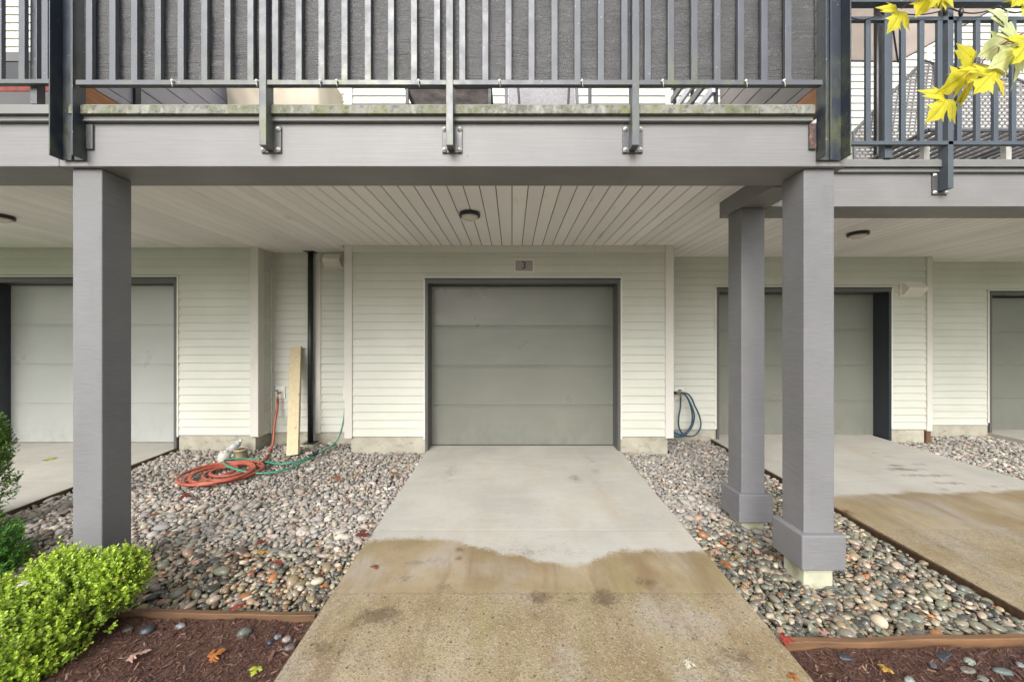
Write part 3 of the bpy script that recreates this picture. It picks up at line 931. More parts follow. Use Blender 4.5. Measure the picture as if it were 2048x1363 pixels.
garage(u3, 4.85, 5.05, OP3[0], OP3[1], 0.010, 2.142, 2.196, 'door')
# recess wall between unit 4 and unit 3
RX0 = -3.353
RY = 5.25
w = wallbox(u3, RY, -2.58, -2.10, 0.13, 2.86)
siding(w, RY - .001, at(643, 0, RY).x, -2.12, 0.134, SOF)
MB().box(at(636, 0, RY).x - .03, at(643, 0, RY).x, RY - 0.026, RY, 0.12, SOF - .002).build('trim_board', M['trim'], u3, bev=0.002)
MB().box(-2.7, -2.10, RY + .01, RY + 0.1, -0.3, 0.132).build('foundation', M['foundation'], u3, bev=0.004)
# upper storey of unit 3
w = wallbox(u3, 4.85, -2.153, 2.076, 2.87, 8.3)
siding(w, 4.849, XA, XB, 3.3, 5.6)
MB().box(-2.156, XA, 4.818, 4.86, 2.88, 8).build('corner_board', M['jtrim'], u3, bev=0.003)
MB().box(XB, 2.079, 4.818, 4.86, 2.88, 8).build('corner_board', M['jtrim'], u3, bev=0.003)
w = wallbox(u3, RY, -2.58, -2.15, 2.87, 8.3); siding(w, RY - .001, -2.58, -2.16, 3.9, 5.6)

# --- unit 4 (left)
u4 = thing('townhouse', (-6, 5.05, 0), 'left townhouse front with pale siding and grey garage door with painted-in sheen behind the left column', 'house', 'row of attached townhouses')
OP4 = (-6.945, -4.41)
w = wallbox(u4, 4.95, -9.5, RX0, 0.16, 2.86, (OP4[0], OP4[1], 2.19))
X4 = at(503, 0, 4.95).x
siding(w, 4.949, -9.4, X4, 0.168, SOF, (OP4[0] - .02, OP4[1] + .02, 2.22))
b = MB().box(X4, RX0 + 0.003, 4.918, 4.96, 0.15, SOF - .002).box(RX0 - 0.02, RX0 + 0.022, 4.919, 5.04, 0.151, SOF - .003)
b.build('corner_board', M['trim'], u4, bev=0.002)
sw = MB().box(RX0 - 0.3, RX0, 4.97, 5.4, 0.13, 2.86).build('side_wall', M['siding'], u4)
siding(sw, RX0 + .001, 5.04, 5.225, 0.15, SOF, side='r')
MB().box(RX0 + .001, RX0 + 0.03, 5.19, RY, 0.13, SOF - .002).build('corner_trim', M['trim'], u4, bev=0.002)
MB().box(-4.40, RX0 - 0.035, 4.953, 5.3, -0.3, 0.162).build('foundation', M['foundation'], u4, bev=0.006)
MB().box(RX0 - 0.2, RX0 - 0.012, 5.30, 5.34, -0.3, 0.12).build('foundation', M['foundation'], u4)
MB().box(-9.5, OP4[0], 4.953, 5.3, -0.3, 0.162).build('foundation', M['foundation'], u4, bev=0.006)
w = wallbox(u4, RY, RX0, -2.58, 0.13, 2.86)
siding(w, RY - .001, at(551, 0, RY).x, at(636, 0, RY).x - .03, 0.134, SOF)
MB().box(RX0 + 0.03, at(551, 0, RY).x, RY - 0.028, RY, 0.11, SOF - .002).build('corner_trim', M['trim'], u4, bev=0.002)
MB().box(RX0 - .03, -2.7, RY + .01, RY + 0.1, -0.3, 0.132).build('foundation', M['foundation'], u4, bev=0.004)
garage(u4, 4.95, 5.17, OP4[0], OP4[1], 0.010, 2.170, 2.226, 'doorsheen', ('framedark', 'frame'))
w = wallbox(u4, 4.95, -9.5, RX0, 2.87, 8.3)
siding(w, 4.949, -8.2, RX0, 3.8, 6.2)
pd = MB().box(-6.75, -5.75, 4.90, 4.93, 2.88, 5.05).build('patio_door', M['black'], u4)
MB().box(-6.80, -5.70, 4.89, 4.925, 5.052, 5.17).build('head_casing', M['frame'], pd)

# --- unit 2 (right)
u2 = thing('townhouse', (4.5, 5.6, 0), 'right townhouse front with pale siding and grey garage door behind the two right columns', 'house', 'row of attached townhouses')
Y2 = 5.5
OP2 = (2.992, 5.544)
w = wallbox(u2, Y2, 2.0, 6.13, 0.11, 2.86, (OP2[0], OP2[1], 2.165))
X2 = at(1850, 0, Y2).x
siding(w, Y2 - .001, 2.08, X2, 0.1126, SOF - 0.02, (OP2[0] - .02, OP2[1] + .02, 2.19))
MB().box(X2, 6.133, Y2 - .032, Y2 + .01, 0.09, SOF - .002).build('corner_board', M['trim'], u2, bev=0.003)
MB().box(2.0, OP2[0], Y2 + .003, Y2 + .3, -0.3, 0.112).build('foundation', M['foundation'], u2, bev=0.006)
MB().box(OP2[1], 6.05, Y2 + .003, Y2 + .3, -0.3, 0.112).build('foundation', M['foundation'], u2, bev=0.006)
MB().box(5.95, 6.129, Y2 + .02, 6.3, 0.1, 2.86).build('side_wall', M['siding'], u2)
MB().box(6.06, 6.12, Y2 - 0.02, Y2 + .1, -0.2, 0.088).build('post_base', M['timber'], u2, bev=0.003)
garage(u2, Y2, 5.72, OP2[0], OP2[1], -0.042, 2.120, 2.172, 'door', ('frame', 'framedark'))
w = wallbox(u2, Y2, 2.0, 6.13, 2.87, 8.3)
siding(w, Y2 - .001, 2.08, X2, 3.3, 6.5)
MB().box(X2, 6.133, Y2 - .032, Y2 + .01, 2.88, 8).build('corner_board', M['jtrim'], u2, bev=0.003)

# --- unit 1 (far right)
u1 = thing('townhouse', (8, 5.95, 0), 'far right townhouse front with pale siding, its garage door cut by the photo edge', 'house', 'row of attached townhouses')
Y1 = 5.85
OP1 = (7.425, 9.94)
w = wallbox(u1, Y1, 6.0, 12, 0.09, 2.86, (OP1[0], OP1[1], 2.15))
siding(w, Y1 - .001, 6.14, 10.5, 0.097, SOF - .02, (OP1[0] - .03, OP1[1] + .03, 2.18))
MB().box(6.0, OP1[0], Y1 + .003, Y1 + .3, -0.3, 0.096).build('foundation', M['foundation'], u1, bev=0.006)
MB().box(OP1[1], 12, Y1 + .003, Y1 + .3, -0.3, 0.096).build('foundation', M['foundation'], u1, bev=0.006)
garage(u1, Y1, 6.0, OP1[0], OP1[1], -0.04, 2.09, 2.165, 'door')
w = wallbox(u1, Y1, 6.0, 12, 2.87, 8.3)
siding(w, Y1 - .001, 6.14, 9.5, 4.3, 6.9)
for u, (a, c, y) in ((u4, (-9.7, -2.6, 4.6)), (u3, (-2.6, 2.07, 4.5)), (u2, (2.07, 6.13, 5.1)), (u1, (6.13, 12.3, 5.5))):
    MB().prism([(y, 8.3), (y + 5, 11.0), (y + 10, 8.3), (y + 10, 8.2), (y, 8.2)], 'x', a, c).build('roof', M['roof'], u)
    MB().box(a + .1, c - .1, y + 9, y + 9.2, -0.4, 8.25).build('rear_wall', M['siding'], u)
MB().box(-9.55, -9.4, 5.0, 14, -0.4, 8.25).build('end_wall', M['siding'], u4)
MB().box(12.0, 12.15, 5.9, 15, -0.4, 8.25).build('end_wall', M['siding'], u1)

# ---------------------------------------------------------------- number plate
c = at(1048, 531.5, 4.84); y = 4.831
np_ = thing('number_plate', (c.x, y, c.z), 'small grey plate reading 3 above the centre garage door', 'house number')
b = MB()
wx, wz = 0.124, 0.082
b.box(c.x - wx, c.x + wx, y - .012, y + .012, c.z + wz - .013, c.z + wz); b.box(c.x - wx, c.x + wx, y - .012, y + .012, c.z - wz, c.z - wz + .013)
b.box(c.x - wx, c.x - wx + .013, y - .012, y + .012, c.z - wz + .0135, c.z + wz - .0135); b.box(c.x + wx - .013, c.x + wx, y - .012, y + .012, c.z - wz + .0135, c.z + wz - .0135)
b.build('plate_frame', M['jtrim'], np_, bev=0.002)
MB().box(c.x - wx + .01, c.x + wx - .01, y - .004, y + .008, c.z - wz + .01, c.z + wz - .01).build('plate', M['sign'], np_)
cu = bpy.data.curves.new('numeral', 'FONT'); cu.body = '3'; cu.size = 0.125; cu.extrude = 0.002; cu.offset = 0.001
cu.align_x = 'CENTER'; cu.align_y = 'CENTER'
to = bpy.data.objects.new('tmp', cu); C.objects.link(to)
bpy.context.view_layer.update()
me = bpy.data.meshes.new_from_object(to.evaluated_get(bpy.context.evaluated_depsgraph_get()))
bpy.data.objects.remove(to)
me.materials.clear(); me.materials.append(M['black'])
place('numeral', me, (c.x, y - .0055, c.z), np_, (R(90), 0, 0))

# ---------------------------------------------------------------- decks
def soffit(deck, x0, x1, y0, y1fn):
    b = MB().box(x0, x1, y0, 6.3, SOF + 0.009, SOF + 0.03)
    s = b.build('soffit', M['dark'], deck)
    k0, k1 = math.ceil(x0 / 0.13 - 0.5), math.floor(x1 / 0.13 - 0.01)
    cache = {}
    k = math.floor(x0 / 0.13)
    while k * 0.13 < x1:
        a = max(x0, k * 0.13 + 0.0035); c_ = min(x1, (k + 1) * 0.13 - 0.0035)
        k += 1
        if c_ - a < 0.02: continue
        y1 = y1fn((a + c_) / 2); key = (round(c_ - a, 4), y1)
        if key not in cache:
            wd = c_ - a
            prof = [(0, 0.008), (0, 0.005), (0.006, 0.0), (wd - 0.006, 0.0), (wd, 0.005), (wd, 0.008)]
            cache[key] = MB().prism(prof, 'y', y0, y1).mesh('soffit_board', M['soffit'])
        place('soffit_board', cache[key], (a, 0, SOF), s)
def back(x):
    if x < RX0 + .0: return 4.95
    if x < -2.15: return RY
    if x < 2.08: return 4.85
    if x < 6.13: return Y2
    return Y1
YF = 2.34
dk4 = thing('deck', (-6, YF, 2.5), 'left end of the raised deck with grey fascia over the left garage', 'deck', 'row of raised decks')
dk3 = thing('deck', (-0.3, YF, 2.5), 'central raised deck with grey fascia and mossy edge over the centre driveway', 'deck', 'row of raised decks')
dk2 = thing('deck', (5, 3.04, 2.5), 'right raised deck with grey fascia, set further back than the others', 'deck', 'row of raised decks')
XS = at(118, 0, YF).x
for deck, x0, x1 in ((dk4, -9.5, XS - .002), (dk3, XS + .001, 2.094)):
    MB().box(x0, x1, YF, YF + 0.297, 2.498, 2.772).build('beam', M['beam'], deck, bev=0.004)
    MB().box(x0, x1, YF + 0.297, YF + 0.318, 2.512, SOF + 0.008).build('beam_trim', M['beam'], deck, bev=0.002)
# deck edges
XP0, XP1 = -2.793, 2.05
XE = 1.86
def edge(deck, x0, x1, yf, mat):
    # cap flashing with a kicked drip lip
    prof = [(yf - .040, 2.856), (yf - .040, 2.806), (yf - .046, 2.802), (yf - .040, 2.800), (yf - .030, 2.803), (yf - 0.0, 2.803), (yf, 2.856)]
    MB().prism(prof, 'x', x0, x1).build('edge_flashing', M[mat], deck)
    prof = [(yf - .022, 2.802), (yf - .022, 2.785), (yf - .028, 2.768), (yf - .012, 2.764), (yf - .002, 2.7725), (yf - .002, 2.802)]
    MB().prism(prof, 'x', x0, x1).build('drip_edge', M['drip'], deck)
    MB().box(x0, x1, yf - 0.03, 6.0 if deck is dk2 else (4.84 if deck is dk3 else 4.94), 2.8565, 2.866).build('deck_floor', M['decktop'], deck)
    MB().box(x0, x1, yf + .001, yf + .04, 2.773, 2.8555).build('rim_joist', M['beam'], deck)
edge(dk4, -9.5, XP0 - .01, YF, 'drip')
edge(dk3, -2.72, XE, YF, 'flash')
soffit(dk4, -9.4, XS, YF + 0.318, back)
soffit(dk3, XS, 1.85, YF + 0.318, back)
Y2F = 3.04
MB().box(1.847, 2.094, YF + 0.3175, Y2F + 0.30, 2.4985, SOF + .006).build('cross_beam', M['beam'], dk2, bev=0.003)
MB().box(2.096, 10.5, Y2F, Y2F + 0.297, 2.498, 2.772).build('beam', M['beam'], dk2, bev=0.004)
MB().box(2.096, 10.5, Y2F + 0.297, Y2F + 0.315, 2.512, SOF + 0.008).build('beam_trim', M['beam'], dk2, bev=0.002)
edge(dk2, 2.10, 10.5, Y2F, 'drip')
soffit(dk2, 1.852, 10.4, Y2F + 0.316, back)

# ---------------------------------------------------------------- columns
def column(x0, y0, w_, plinth, label):
    zt = 2.4965; zb = gz(x0, y0) - 0.03
    t = thing('support_column', (x0 + w_ / 2, y0 + w_ / 2, zb), label, 'column', 'square timber deck columns')
    MB().box(x0, x0 + w_, y0, y0 + w_, (0.02 if plinth else zb - 0.03), zt).build('shaft', M['column'], t, bev=0.006)
    if plinth:
        p0, p1 = plinth; p = 0.041
        MB().box(x0 - p, x0 + w_ + p, y0 - p, y0 + w_ + p, p0, p1).build('plinth', M['column'], t, bev=0.008)
        MB().box(x0 + .005, x0 + w_ - .003, y0 + .005, y0 + w_ - .003, zb - 0.14, p0 + 0.002).build('footing', M['footing'], t, bev=0.01)
    return t
column(-2.778, 2.37, 0.186, None, 'grey square column standing behind the lime green boxwood')
column(1.845, 2.37, 0.193, (-0.0166, 0.201), 'nearest grey square column with boxed base on the right pebbles')
column(1.873, 3.06, 0.190, (-0.055, 0.171), 'grey square column with boxed base, standing behind and left of the nearest right one')

# ---------------------------------------------------------------- railings
def railpost(r, x, yb, zt, zb, w_=0.042, dpt=0.085, mat='rail'):
    MB().box(x - w_ / 2, x + w_ / 2, yb - dpt, yb - 0.012, zb, zt).build('post', M[mat], r, bev=0.002)
BOLT = MB().lathe([(0, -0.014), (0.006, -0.014), (0.007, -0.008), (0.0105, -0.008), (0.0105, -0.004), (0.016, -0.004), (0.016, 0)], (0, 0, 0), 10).mesh('bolt', M['steel'], True)
def bolt(x, y, z, parent, s=1.0):
    place('bolt', BOLT, (x, y, z), parent, (R(-90), 0, 0), (s, s, s))
def plate(r, x, yb, z0, z1, mat='plate', w_=0.124, bolts=True):
    p = MB().box(x - w_ / 2, x + w_ / 2, yb - 0.011, yb - 0.0005, z0, z1).build('bracket_plate', M[mat], r, bev=0.002)
    if bolts:
        for sx in (-1, 1):
            for z in (z0 + .018, z1 - .018):
                bolt(x + sx * (w_ / 2 - .016), yb - 0.012, z, p)

RY_ = 2.262   # front of bottom rail
rl3 = thing('railing', (-0.3, RY_, 2.86), 'grey metal railing with screened balusters across the central deck', 'railing', 'deck railings')
zr0, zr1 = 2.955, 2.985
MB().box(XP0 + .16, 1.875, RY_, RY_ + 0.032, zr0, zr1).build('bottom_rail', M['rail'], rl3, bev=0.002)
MB().box(XP0 + .16, 1.875, RY_, RY_ + 0.032, 3.92, 3.95).build('upper_rail', M['rail'], rl3, bev=0.002)
MB().box(XP0 + .16, 1.875, RY_ - .01, RY_ + 0.045, 4.05, 4.09).build('top_rail', M['rail'], rl3, bev=0.002)
BAL = MB().box(-0.0185, 0.0185, 0.002, 0.024, zr1 - .002, 3.921).mesh('baluster', M['rail'])
bals = [178.5, 225, 268.5, 316, 361.5, 408.7, 455, 501, 550.6, 597.5, 643, 689, 735.7, 782, 828, 874, 924.5, 970.7, 1017, 1063, 1109, 1155, 1202, 1249, 1295.6, 1342, 1389, 1435, 1482, 1529, 1576.5]
for px in bals:
    place('baluster', BAL, (at(px, 0, RY_ + .004).x, RY_, 0), rl3, bev=0.0015)
for px in (525, 899, 1272):
    xx = at(px, 0, YF - .085).x
    railpost(rl3, xx, YF, 4.05, 2.588)
    plate(rl3, xx + .004, YF, 2.578, 2.742)
# left deck railing
rl4 = thing('railing', (-5.5, RY_, 2.86), 'greenish grey metal railing of the left deck at the photo edge', 'railing', 'deck railings')
MB().box(-7, XP0 - .002, RY_ + .01, RY_ + 0.04, zr0 + .015, zr1 + .012).build('bottom_rail', M['rail'], rl4, bev=0.002)
MB().box(-7, XP0 - .002, RY_ + .01, RY_ + 0.04, 3.92, 3.95).build('upper_rail', M['rail'], rl4, bev=0.002)
MB().box(-7, XP0 - .002, RY_, RY_ + 0.05, 4.05, 4.09).build('top_rail', M['rail'], rl4, bev=0.002)
for k in range(10):
    px = 88 - 46.3 * k
    place('baluster', BAL, (at(px, 0, RY_ + .01).x, RY_ + .01, 0.01), rl4, bev=0.0015)
MB().box(-2.965, -2.925, RY_ + .045, RY_ + 0.09, 2.868, 4.05).build('post', M['rail'], rl4, bev=0.002)
# right deck railing
rl2 = thing('railing', (5, 2.96, 2.86), 'blue grey metal railing of the right deck in front of wicker loungers', 'railing', 'deck railings')
ry2 = 2.955
MB().box(2.10, 8, ry2, ry2 + 0.032, 2.955, 2.985).build('bottom_rail', M['railblue'], rl2, bev=0.002)
MB().box(2.10, 8, ry2, ry2 + 0.032, 3.935, 3.965).build('upper_rail', M['railblue'], rl2, bev=0.002)
MB().box(2.10, 8, ry2 - .015, ry2 + 0.045, 4.065, 4.105).build('top_rail', M['railblue'], rl2, bev=0.002)
BAL2 = MB().box(-0.0185, 0.0185, 0.002, 0.024, 2.983, 3.936).mesh('baluster', M['railblue'])
for px in (1737, 1774, 1807, 1844, 1880, 1919, 1956, 1992, 2028, 2064, 2100):
    place('baluster', BAL2, (at(px, 0, ry2 + .004).x, ry2, 0), rl2, bev=0.0015)
b = MB().box(2.975, 3.035, ry2 + .035, ry2 + .09, 2.868, 4.065).build('post', M['railblue'], rl2, bev=0.002)
xx = at(1902, 0, Y2F - .085).x
railpost(rl2, xx, Y2F, 4.065, 2.613, mat='railblue')
plate(rl2, xx + .0, Y2F, 2.59, 2.765, 'plate')

# tall channel posts
def channel(x0, x1, label, inner):
    t = thing('channel_post', ((x0 + x1) / 2, 2.3, 2.58), label, 'post', 'tall dark channel posts')
    yf, yb = 2.26, 2.332
    z0 = 2.5305
    b = MB()
    b.box(x0, x0 + 0.007, yf, yb, z0, 6.2); b.box(x1 - 0.007, x1, yf, yb, z0, 6.2); b.box(x0 + .0072, x1 - .0072, yb - 0.008, yb, z0, 6.2)
    xm = (x0 + x1) / 2
    b.box(xm - .004, xm + .004, yb - 0.020, yb - 0.0082, z0, 6.2)
    b.build('channel', M['navy'], t, bev=0.0015)
    xb_ = x1 - 0.035 if inner == 'r' else x0 + 0.030
    for z in (2.62, 2.665 if inner == 'r' else 2.72, 3.09): bolt(xb_, yb - 0.009, z, t, 1.1)
    if inner == 'r':
        MB().box(x1 + .003, x1 + .045, yb - .006, yb + .006, 2.60, 2.755).build('side_plate', M['plate'], t, bev=0.003)
    else:
        MB().box(x0 - .045, x0 - .003, yb - .006, yb + .006, 2.60, 2.755).build('side_plate', M['rust'], t, bev=0.003)
    return t
channel(XP0, -2.649, 'tall dark steel channel post at the left corner of the central deck', 'r')
channel(1.892, 2.046, 'tall dark steel channel post at the right corner of the central deck', 'l')

# privacy screen behind the balusters
nx, nz = 260, 60
X = np.linspace(-2.62, 1.86, nx); Z = np.linspace(2.992, 3.93, nz)
v = []; f = []
for j in range(nz):
    for i in range(nx):
        yy = 2.304 + 0.009 * mn.noise(Vector((X[i] * 6, Z[j] * 5, 0))) + 0.003 * mn.noise(Vector((X[i] * 9, Z[j] * 40, 5)))
        zz = Z[j] + (0.006 * mn.noise(Vector((X[i] * 5, 0, 2))) if j == 0 else 0)
        v.append((X[i], yy, zz))
for j in range(nz - 1):
    for i in range(nx - 1):
        a = j * nx + i; f.append((a, a + 1, a + nx + 1, a + nx))
b = MB(); b.v = v; b.f = f
scr = thing('privacy_screen', (-0.4, 2.305, 2.99), 'dark grey woven privacy screen tied behind the central deck balusters', 'privacy screen')
o = b.build('mesh_fabric', M['screen'], scr, smooth=True)
sm = o.modifiers.new('thickness', 'SOLIDIFY'); sm.thickness = 0.0025
hem = []
for i in range(60):
    x = -2.62 + 4.48 * i / 59
    hem.append((x, 2.298 + 0.003 * math.sin(i * 1.7), 2.996 + 0.003 * math.sin(i * 0.9)))
MB().tube(hem, 0.004, 5).build('hem', M['screen'], scr, smooth=True)
TIE = MB().lathe([(0, -0.007), (0.006, -0.006), (0.008, 0), (0.006, 0.006), (0, 0.007)], (0, 0, 0), 8).tube([(0, 0, 0), (0.002, -0.006, -0.02), (0.006, -0.002, -0.04)], 0.0018, 4).mesh('cable_tie', M['white'], True)
for px in (344, 513, 640, 673, 837, 999, 1164, 1325, 1492, 1568):
    place('cable_tie', TIE, (at(px, 0, 2.252).x, 2.252, CZ + (680 - 161) / F * 2.252 - .001), scr)

# ---------------------------------------------------------------- divider walls on the decks
def divider(xc, y0, y1, sgn, mat, label):
    t = thing('privacy_wall', (xc, y0, 2.866), label, 'privacy wall', 'board dividers between decks')
    MB().box(xc - .02, xc + .02, y0 + .02, y1 - .02, 3.035, 5.0).build('core', M['dark'], t)
    n = int((5.0 - 3.095) / 0.142) + 1
    MB().box(xc - .032, xc + .032, y0, y1, 2.868, 3.028).build('base_board', M['cedar'], t, bev=0.003)
    MB().box(xc - .03, xc + .03, y0, y1, 3.034, 3.088).build('board', M[mat], t, bev=0.003)
    me = MB().box(xc - .03, xc + .03, y0, y1, 0, 0.135).mesh('board', M[mat])
    for i in range(n):
        place('board', me, (0, 0, 3.092 + i * 0.142), t, bev=0.003)
    return t
dl = divider(-2.72, 2.345, 4.8, 1, 'plank', 'grey horizontal board divider at the left end of the central deck')
MB().box(-2.689, -2.67, 2.66, 2.70, 3.03, 5.0).build('batten', M['navy'], dl)
divider(1.97, 2.345, 3.50, -1, 'plankb', 'brown grey horizontal board divider at the right end of the central deck')
# slatted rack further back
t = thing('slatted_rack', (1.9, 3.9, 2.866), 'dark slatted rack with pale gaps beside the right board divider', 'rack')
for i in range(11):
    MB().box(1.88, 1.91, 3.52, 4.45, 3.1 + i * 0.16, 3.1 + i * 0.16 + 0.07).build('slat', M['wickerframe' if i % 2 else 'plank'], t, bev=.002)
for y in (3.54, 4.0, 4.43):
    MB().box(1.912, 1.935, y - .02, y + .02, 2.868, 4.85).build('upright', M['navy'], t)

# ---------------------------------------------------------------- things on the central deck
t = thing('covered_armchair', (-2.0, 3.6, 2.866), 'bulky seat under a cream cloth cover behind the left railing', 'armchair')
b = MB(); nx, nz = 40, 34; vs = []
x0, x1 = at(449, 0, 3.42).x, at(628, 0, 3.42).x
for j in range(nz):
    z = 2.868 + 1.15 * j / (nz - 1)
    for i in range(nx):
        u = i / (nx - 1)
        xr = x1 + 0.10 * (4.02 - z)
        xx = x0 + (xr - x0) * u
        yy = 3.42 + 0.05 * mn.noise(Vector((xx * 3.5, z * 1.2, 4))) + 0.02 * mn.noise(Vector((xx * 9 + z * 4, z * 3, 1))) + 0.05 * (2 * u - 1) ** 4
        vs.append((xx, yy, z))
f = [(j * nx + i, j * nx + i + 1, (j + 1) * nx + i + 1, (j + 1) * nx + i) for j in range(nz - 1) for i in range(nx - 1)]
b.add(vs, f)
n0 = len(b.v)
# back of the cover and its top and sides
b.add([(x, y + 0.55, z) for x, y, z in vs], [tuple(reversed(q)) for q in f])
for j in range(nz - 1):
    for i in (0, nx - 1):
        a = j * nx + i
        b.f.append((a, a + nx, a + nx + n0, a + n0))
for i in range(nx - 1):
    a = (nz - 1) * nx + i
    b.f.append((a, a + 1, a + 1 + n0, a + n0))
b.build('cover', M['cream'], t, smooth=True)
MB().box(x0 + .1, x0 + .16, 3.9, 3.96, 2.868, 3.0).build('foot', M['black'], t)

t = thing('patio_table', (-0.75, 3.4, 2.866), 'black framed patio side table seen from below behind the railing', 'table')
tx0, tx1 = at(815, 0, 3.3).x, at(985, 0, 3.3).x
MB().box(tx0 + .02, tx1 - .02, 3.22, 3.74, 3.585, 3.592).build('glass_top', simple('table_glass_reflection', (0.70, 0.60, 0.62), 0.25, 0.4, 9), t)  # pale mottled colour paints reflections onto the glass
b = MB(); b.box(tx0, tx1, 3.20, 3.222, 3.57, 3.60); b.box(tx0, tx1, 3.738, 3.76, 3.57, 3.60); b.box(tx0, tx0 + .022, 3.2225, 3.7375, 3.57, 3.60); b.box(tx1 - .022, tx1, 3.2225, 3.7375, 3.57, 3.60)
b.build('table_frame', M['navy'], t)
for a, c_ in ((tx0 + .02, 3.22), (tx1 - .02, 3.22), (tx0 + .02, 3.74), (tx1 - .02, 3.74)):
    MB().obox((a, c_, 2.868), (a + (.02 if a > -.7 else -.02) * 0, c_, 3.57), 0.024, 0.024).build('leg', M['navy'], t)

t = thing('sling_chair', (0.25, 3.5, 2.866), 'grey sling patio chair with curved black arms behind the railing', 'chair')
cx0, cx1 = at(1012, 0, 3.45).x, at(1158, 0, 3.45).x
MB().obox(((cx0 + cx1) / 2, 3.45, 3.28), ((cx0 + cx1) / 2, 3.62, 3.95), cx1 - cx0 - .04, 0.012, (0, 1, 0)).build('back_sling', M['wicker'], t)
MB().box(cx0 + .02, cx1 - .02, 3.0, 3.46, 3.27, 3.283).build('seat_sling', M['wicker'], t)
for s, xx in ((-1, cx0), (1, cx1)):
    MB().tube([(xx, 3.40, 2.868), (xx, 3.44, 3.28), (xx + s * .0, 3.62, 3.96)], 0.016, 8).build('back_post', M['wickerframe'], t, smooth=True)
    MB().tube([(xx - s * .16, 3.36, 3.95), (xx - s * .13, 3.34, 3.8), (xx - s * .11, 3.33, 3.66), (xx - s * .12, 3.31, 3.5), (xx - s * .16, 3.28, 3.3)], 0.010, 8).build('arm', M['black'], t, smooth=True)
    MB().tube([(xx, 3.02, 2.868), (xx, 3.02, 3.28)], 0.014, 8).build('leg', M['wickerframe'], t, smooth=True)
t = thing('standing_pole', (0.63, 3.5, 2.866), 'thin dark pole standing to the right of the sling chair', 'pole')
MB().box(at(1180, 0, 3.5).x - .014, at(1180, 0, 3.5).x + .014, 3.49, 3.52, 2.868, 4.6).build('shaft', M['navy'], t)
MB().box(at(1180, 0, 3.5).x - .05, at(1180, 0, 3.5).x + .05, 3.45, 3.56, 2.866, 2.88).build('base', M['navy'], t)

# things on the left deck
t = thing('deck_box', (-4.0, 3.3, 2.866), 'low grey storage box with red cushion edge on the left deck', 'storage box')
MB().box(-5.2, -3.0, 3.0, 3.5, 3.25, 3.40).build('lid', M['frame'], t)
MB().box(-5.1, -3.1, 3.05, 3.45, 2.868, 3.249).build('body', M['navy'], t)
MB().box(-4.6, -3.25, 3.02, 3.4, 3.402, 3.50).build('cushion', MAPLE['red'], t, bev=.02)

# ---------------------------------------------------------------- right deck furniture
def lounger(outline, y, legs, label, lean=0.0):
    """wicker back panel: outline in photo pixels, read at depth y"""
    pts = [at(a, b_, y) for a, b_ in outline]
    base = Vector((sum(p.x for p in pts) / len(pts), y, 2.866))
    t = thing('wicker_lounger', base, label, 'lounger', 'wicker sun loungers')
    def L(p): return Vector((p.x, p.y + (p.z - 2.9) * lean, p.z))
    MB().tube([L(p) for p in pts + pts[:1]], 0.016, 6).build('frame', M['wickerframe'], t)
    poly = [(p.x, p.z) for p in pts]
    def span(z):
        xs = []
        for i in range(len(poly)):
            (a, b_), (c_, d_) = poly[i], poly[(i + 1) % len(poly)]
            if (b_ - z) * (d_ - z) < 0: xs.append(a + (z - b_) / (d_ - b_) * (c_ - a))
        return (min(xs), max(xs)) if len(xs) > 1 else None
    b = MB(); z = min(q for _, q in poly) + 0.012; k = 0
    while z < max(q for _, q in poly):
        s = span(z)
        if s:
            yy = y + (z - 2.9) * lean
            b.obox((s[0], yy, z), (s[1], yy, z), 0.006, 0.018, (0, 0, 1))
            x = s[0] + (0.026 if k % 2 else 0)
            while x < s[1]:
                b.obox((x, yy + .004, z), (x + 0.012, yy + .004 + .034 * lean, z + 0.034), 0.005, 0.015, (0, 1, 0)); x += 0.055
        z += 0.034; k += 1
    b.build('woven_panel', M['wicker'], t)
    zs = at(0, 285, y - .35).z
    xs = [p.x for p in pts]
    b = MB(); x0, x1 = min(xs), max(xs) + .3
    for i in range(12):
        xx = x0 + .1 + (x1 - x0 - .1) * i / 11
        b.box(xx, xx + .05, y - 0.55, y - .02, 3.20, 3.215)
    b.build('seat_slats', M['wicker'], t)
    MB().tube([(x0 + .1, y - .56, 3.2), (x1, y - .56, 3.2), (x1, y - .02, 3.2), (x0 + .1, y - .02, 3.2), (x0 + .1, y - .56, 3.2)], 0.016, 6).build('seat_frame', M['wickerframe'], t)
    for px in legs:
        xx = at(px, 0, y - .3).x
        b = MB().prism([(xx - .028, 3.19), (xx + .028, 3.19), (xx + .018, 2.868), (xx - .018, 2.868)], 'y', y - .32, y - .28)
        b.build('leg', M['white'], t)
    return t
lounger([(1712, 330), (1885, 330), (1882, 118), (1862, 112), (1712, 262)], 3.75, (1849,), 'grey wicker lounger with sloping back behind the left part of the right railing', 0.05)
lounger([(1915, 330), (2080, 330), (2080, 165), (1985, 122), (1925, 118)], 3.72, (2012,), 'grey wicker lounger behind the yellow maple leaves at the photo edge', 0.05)

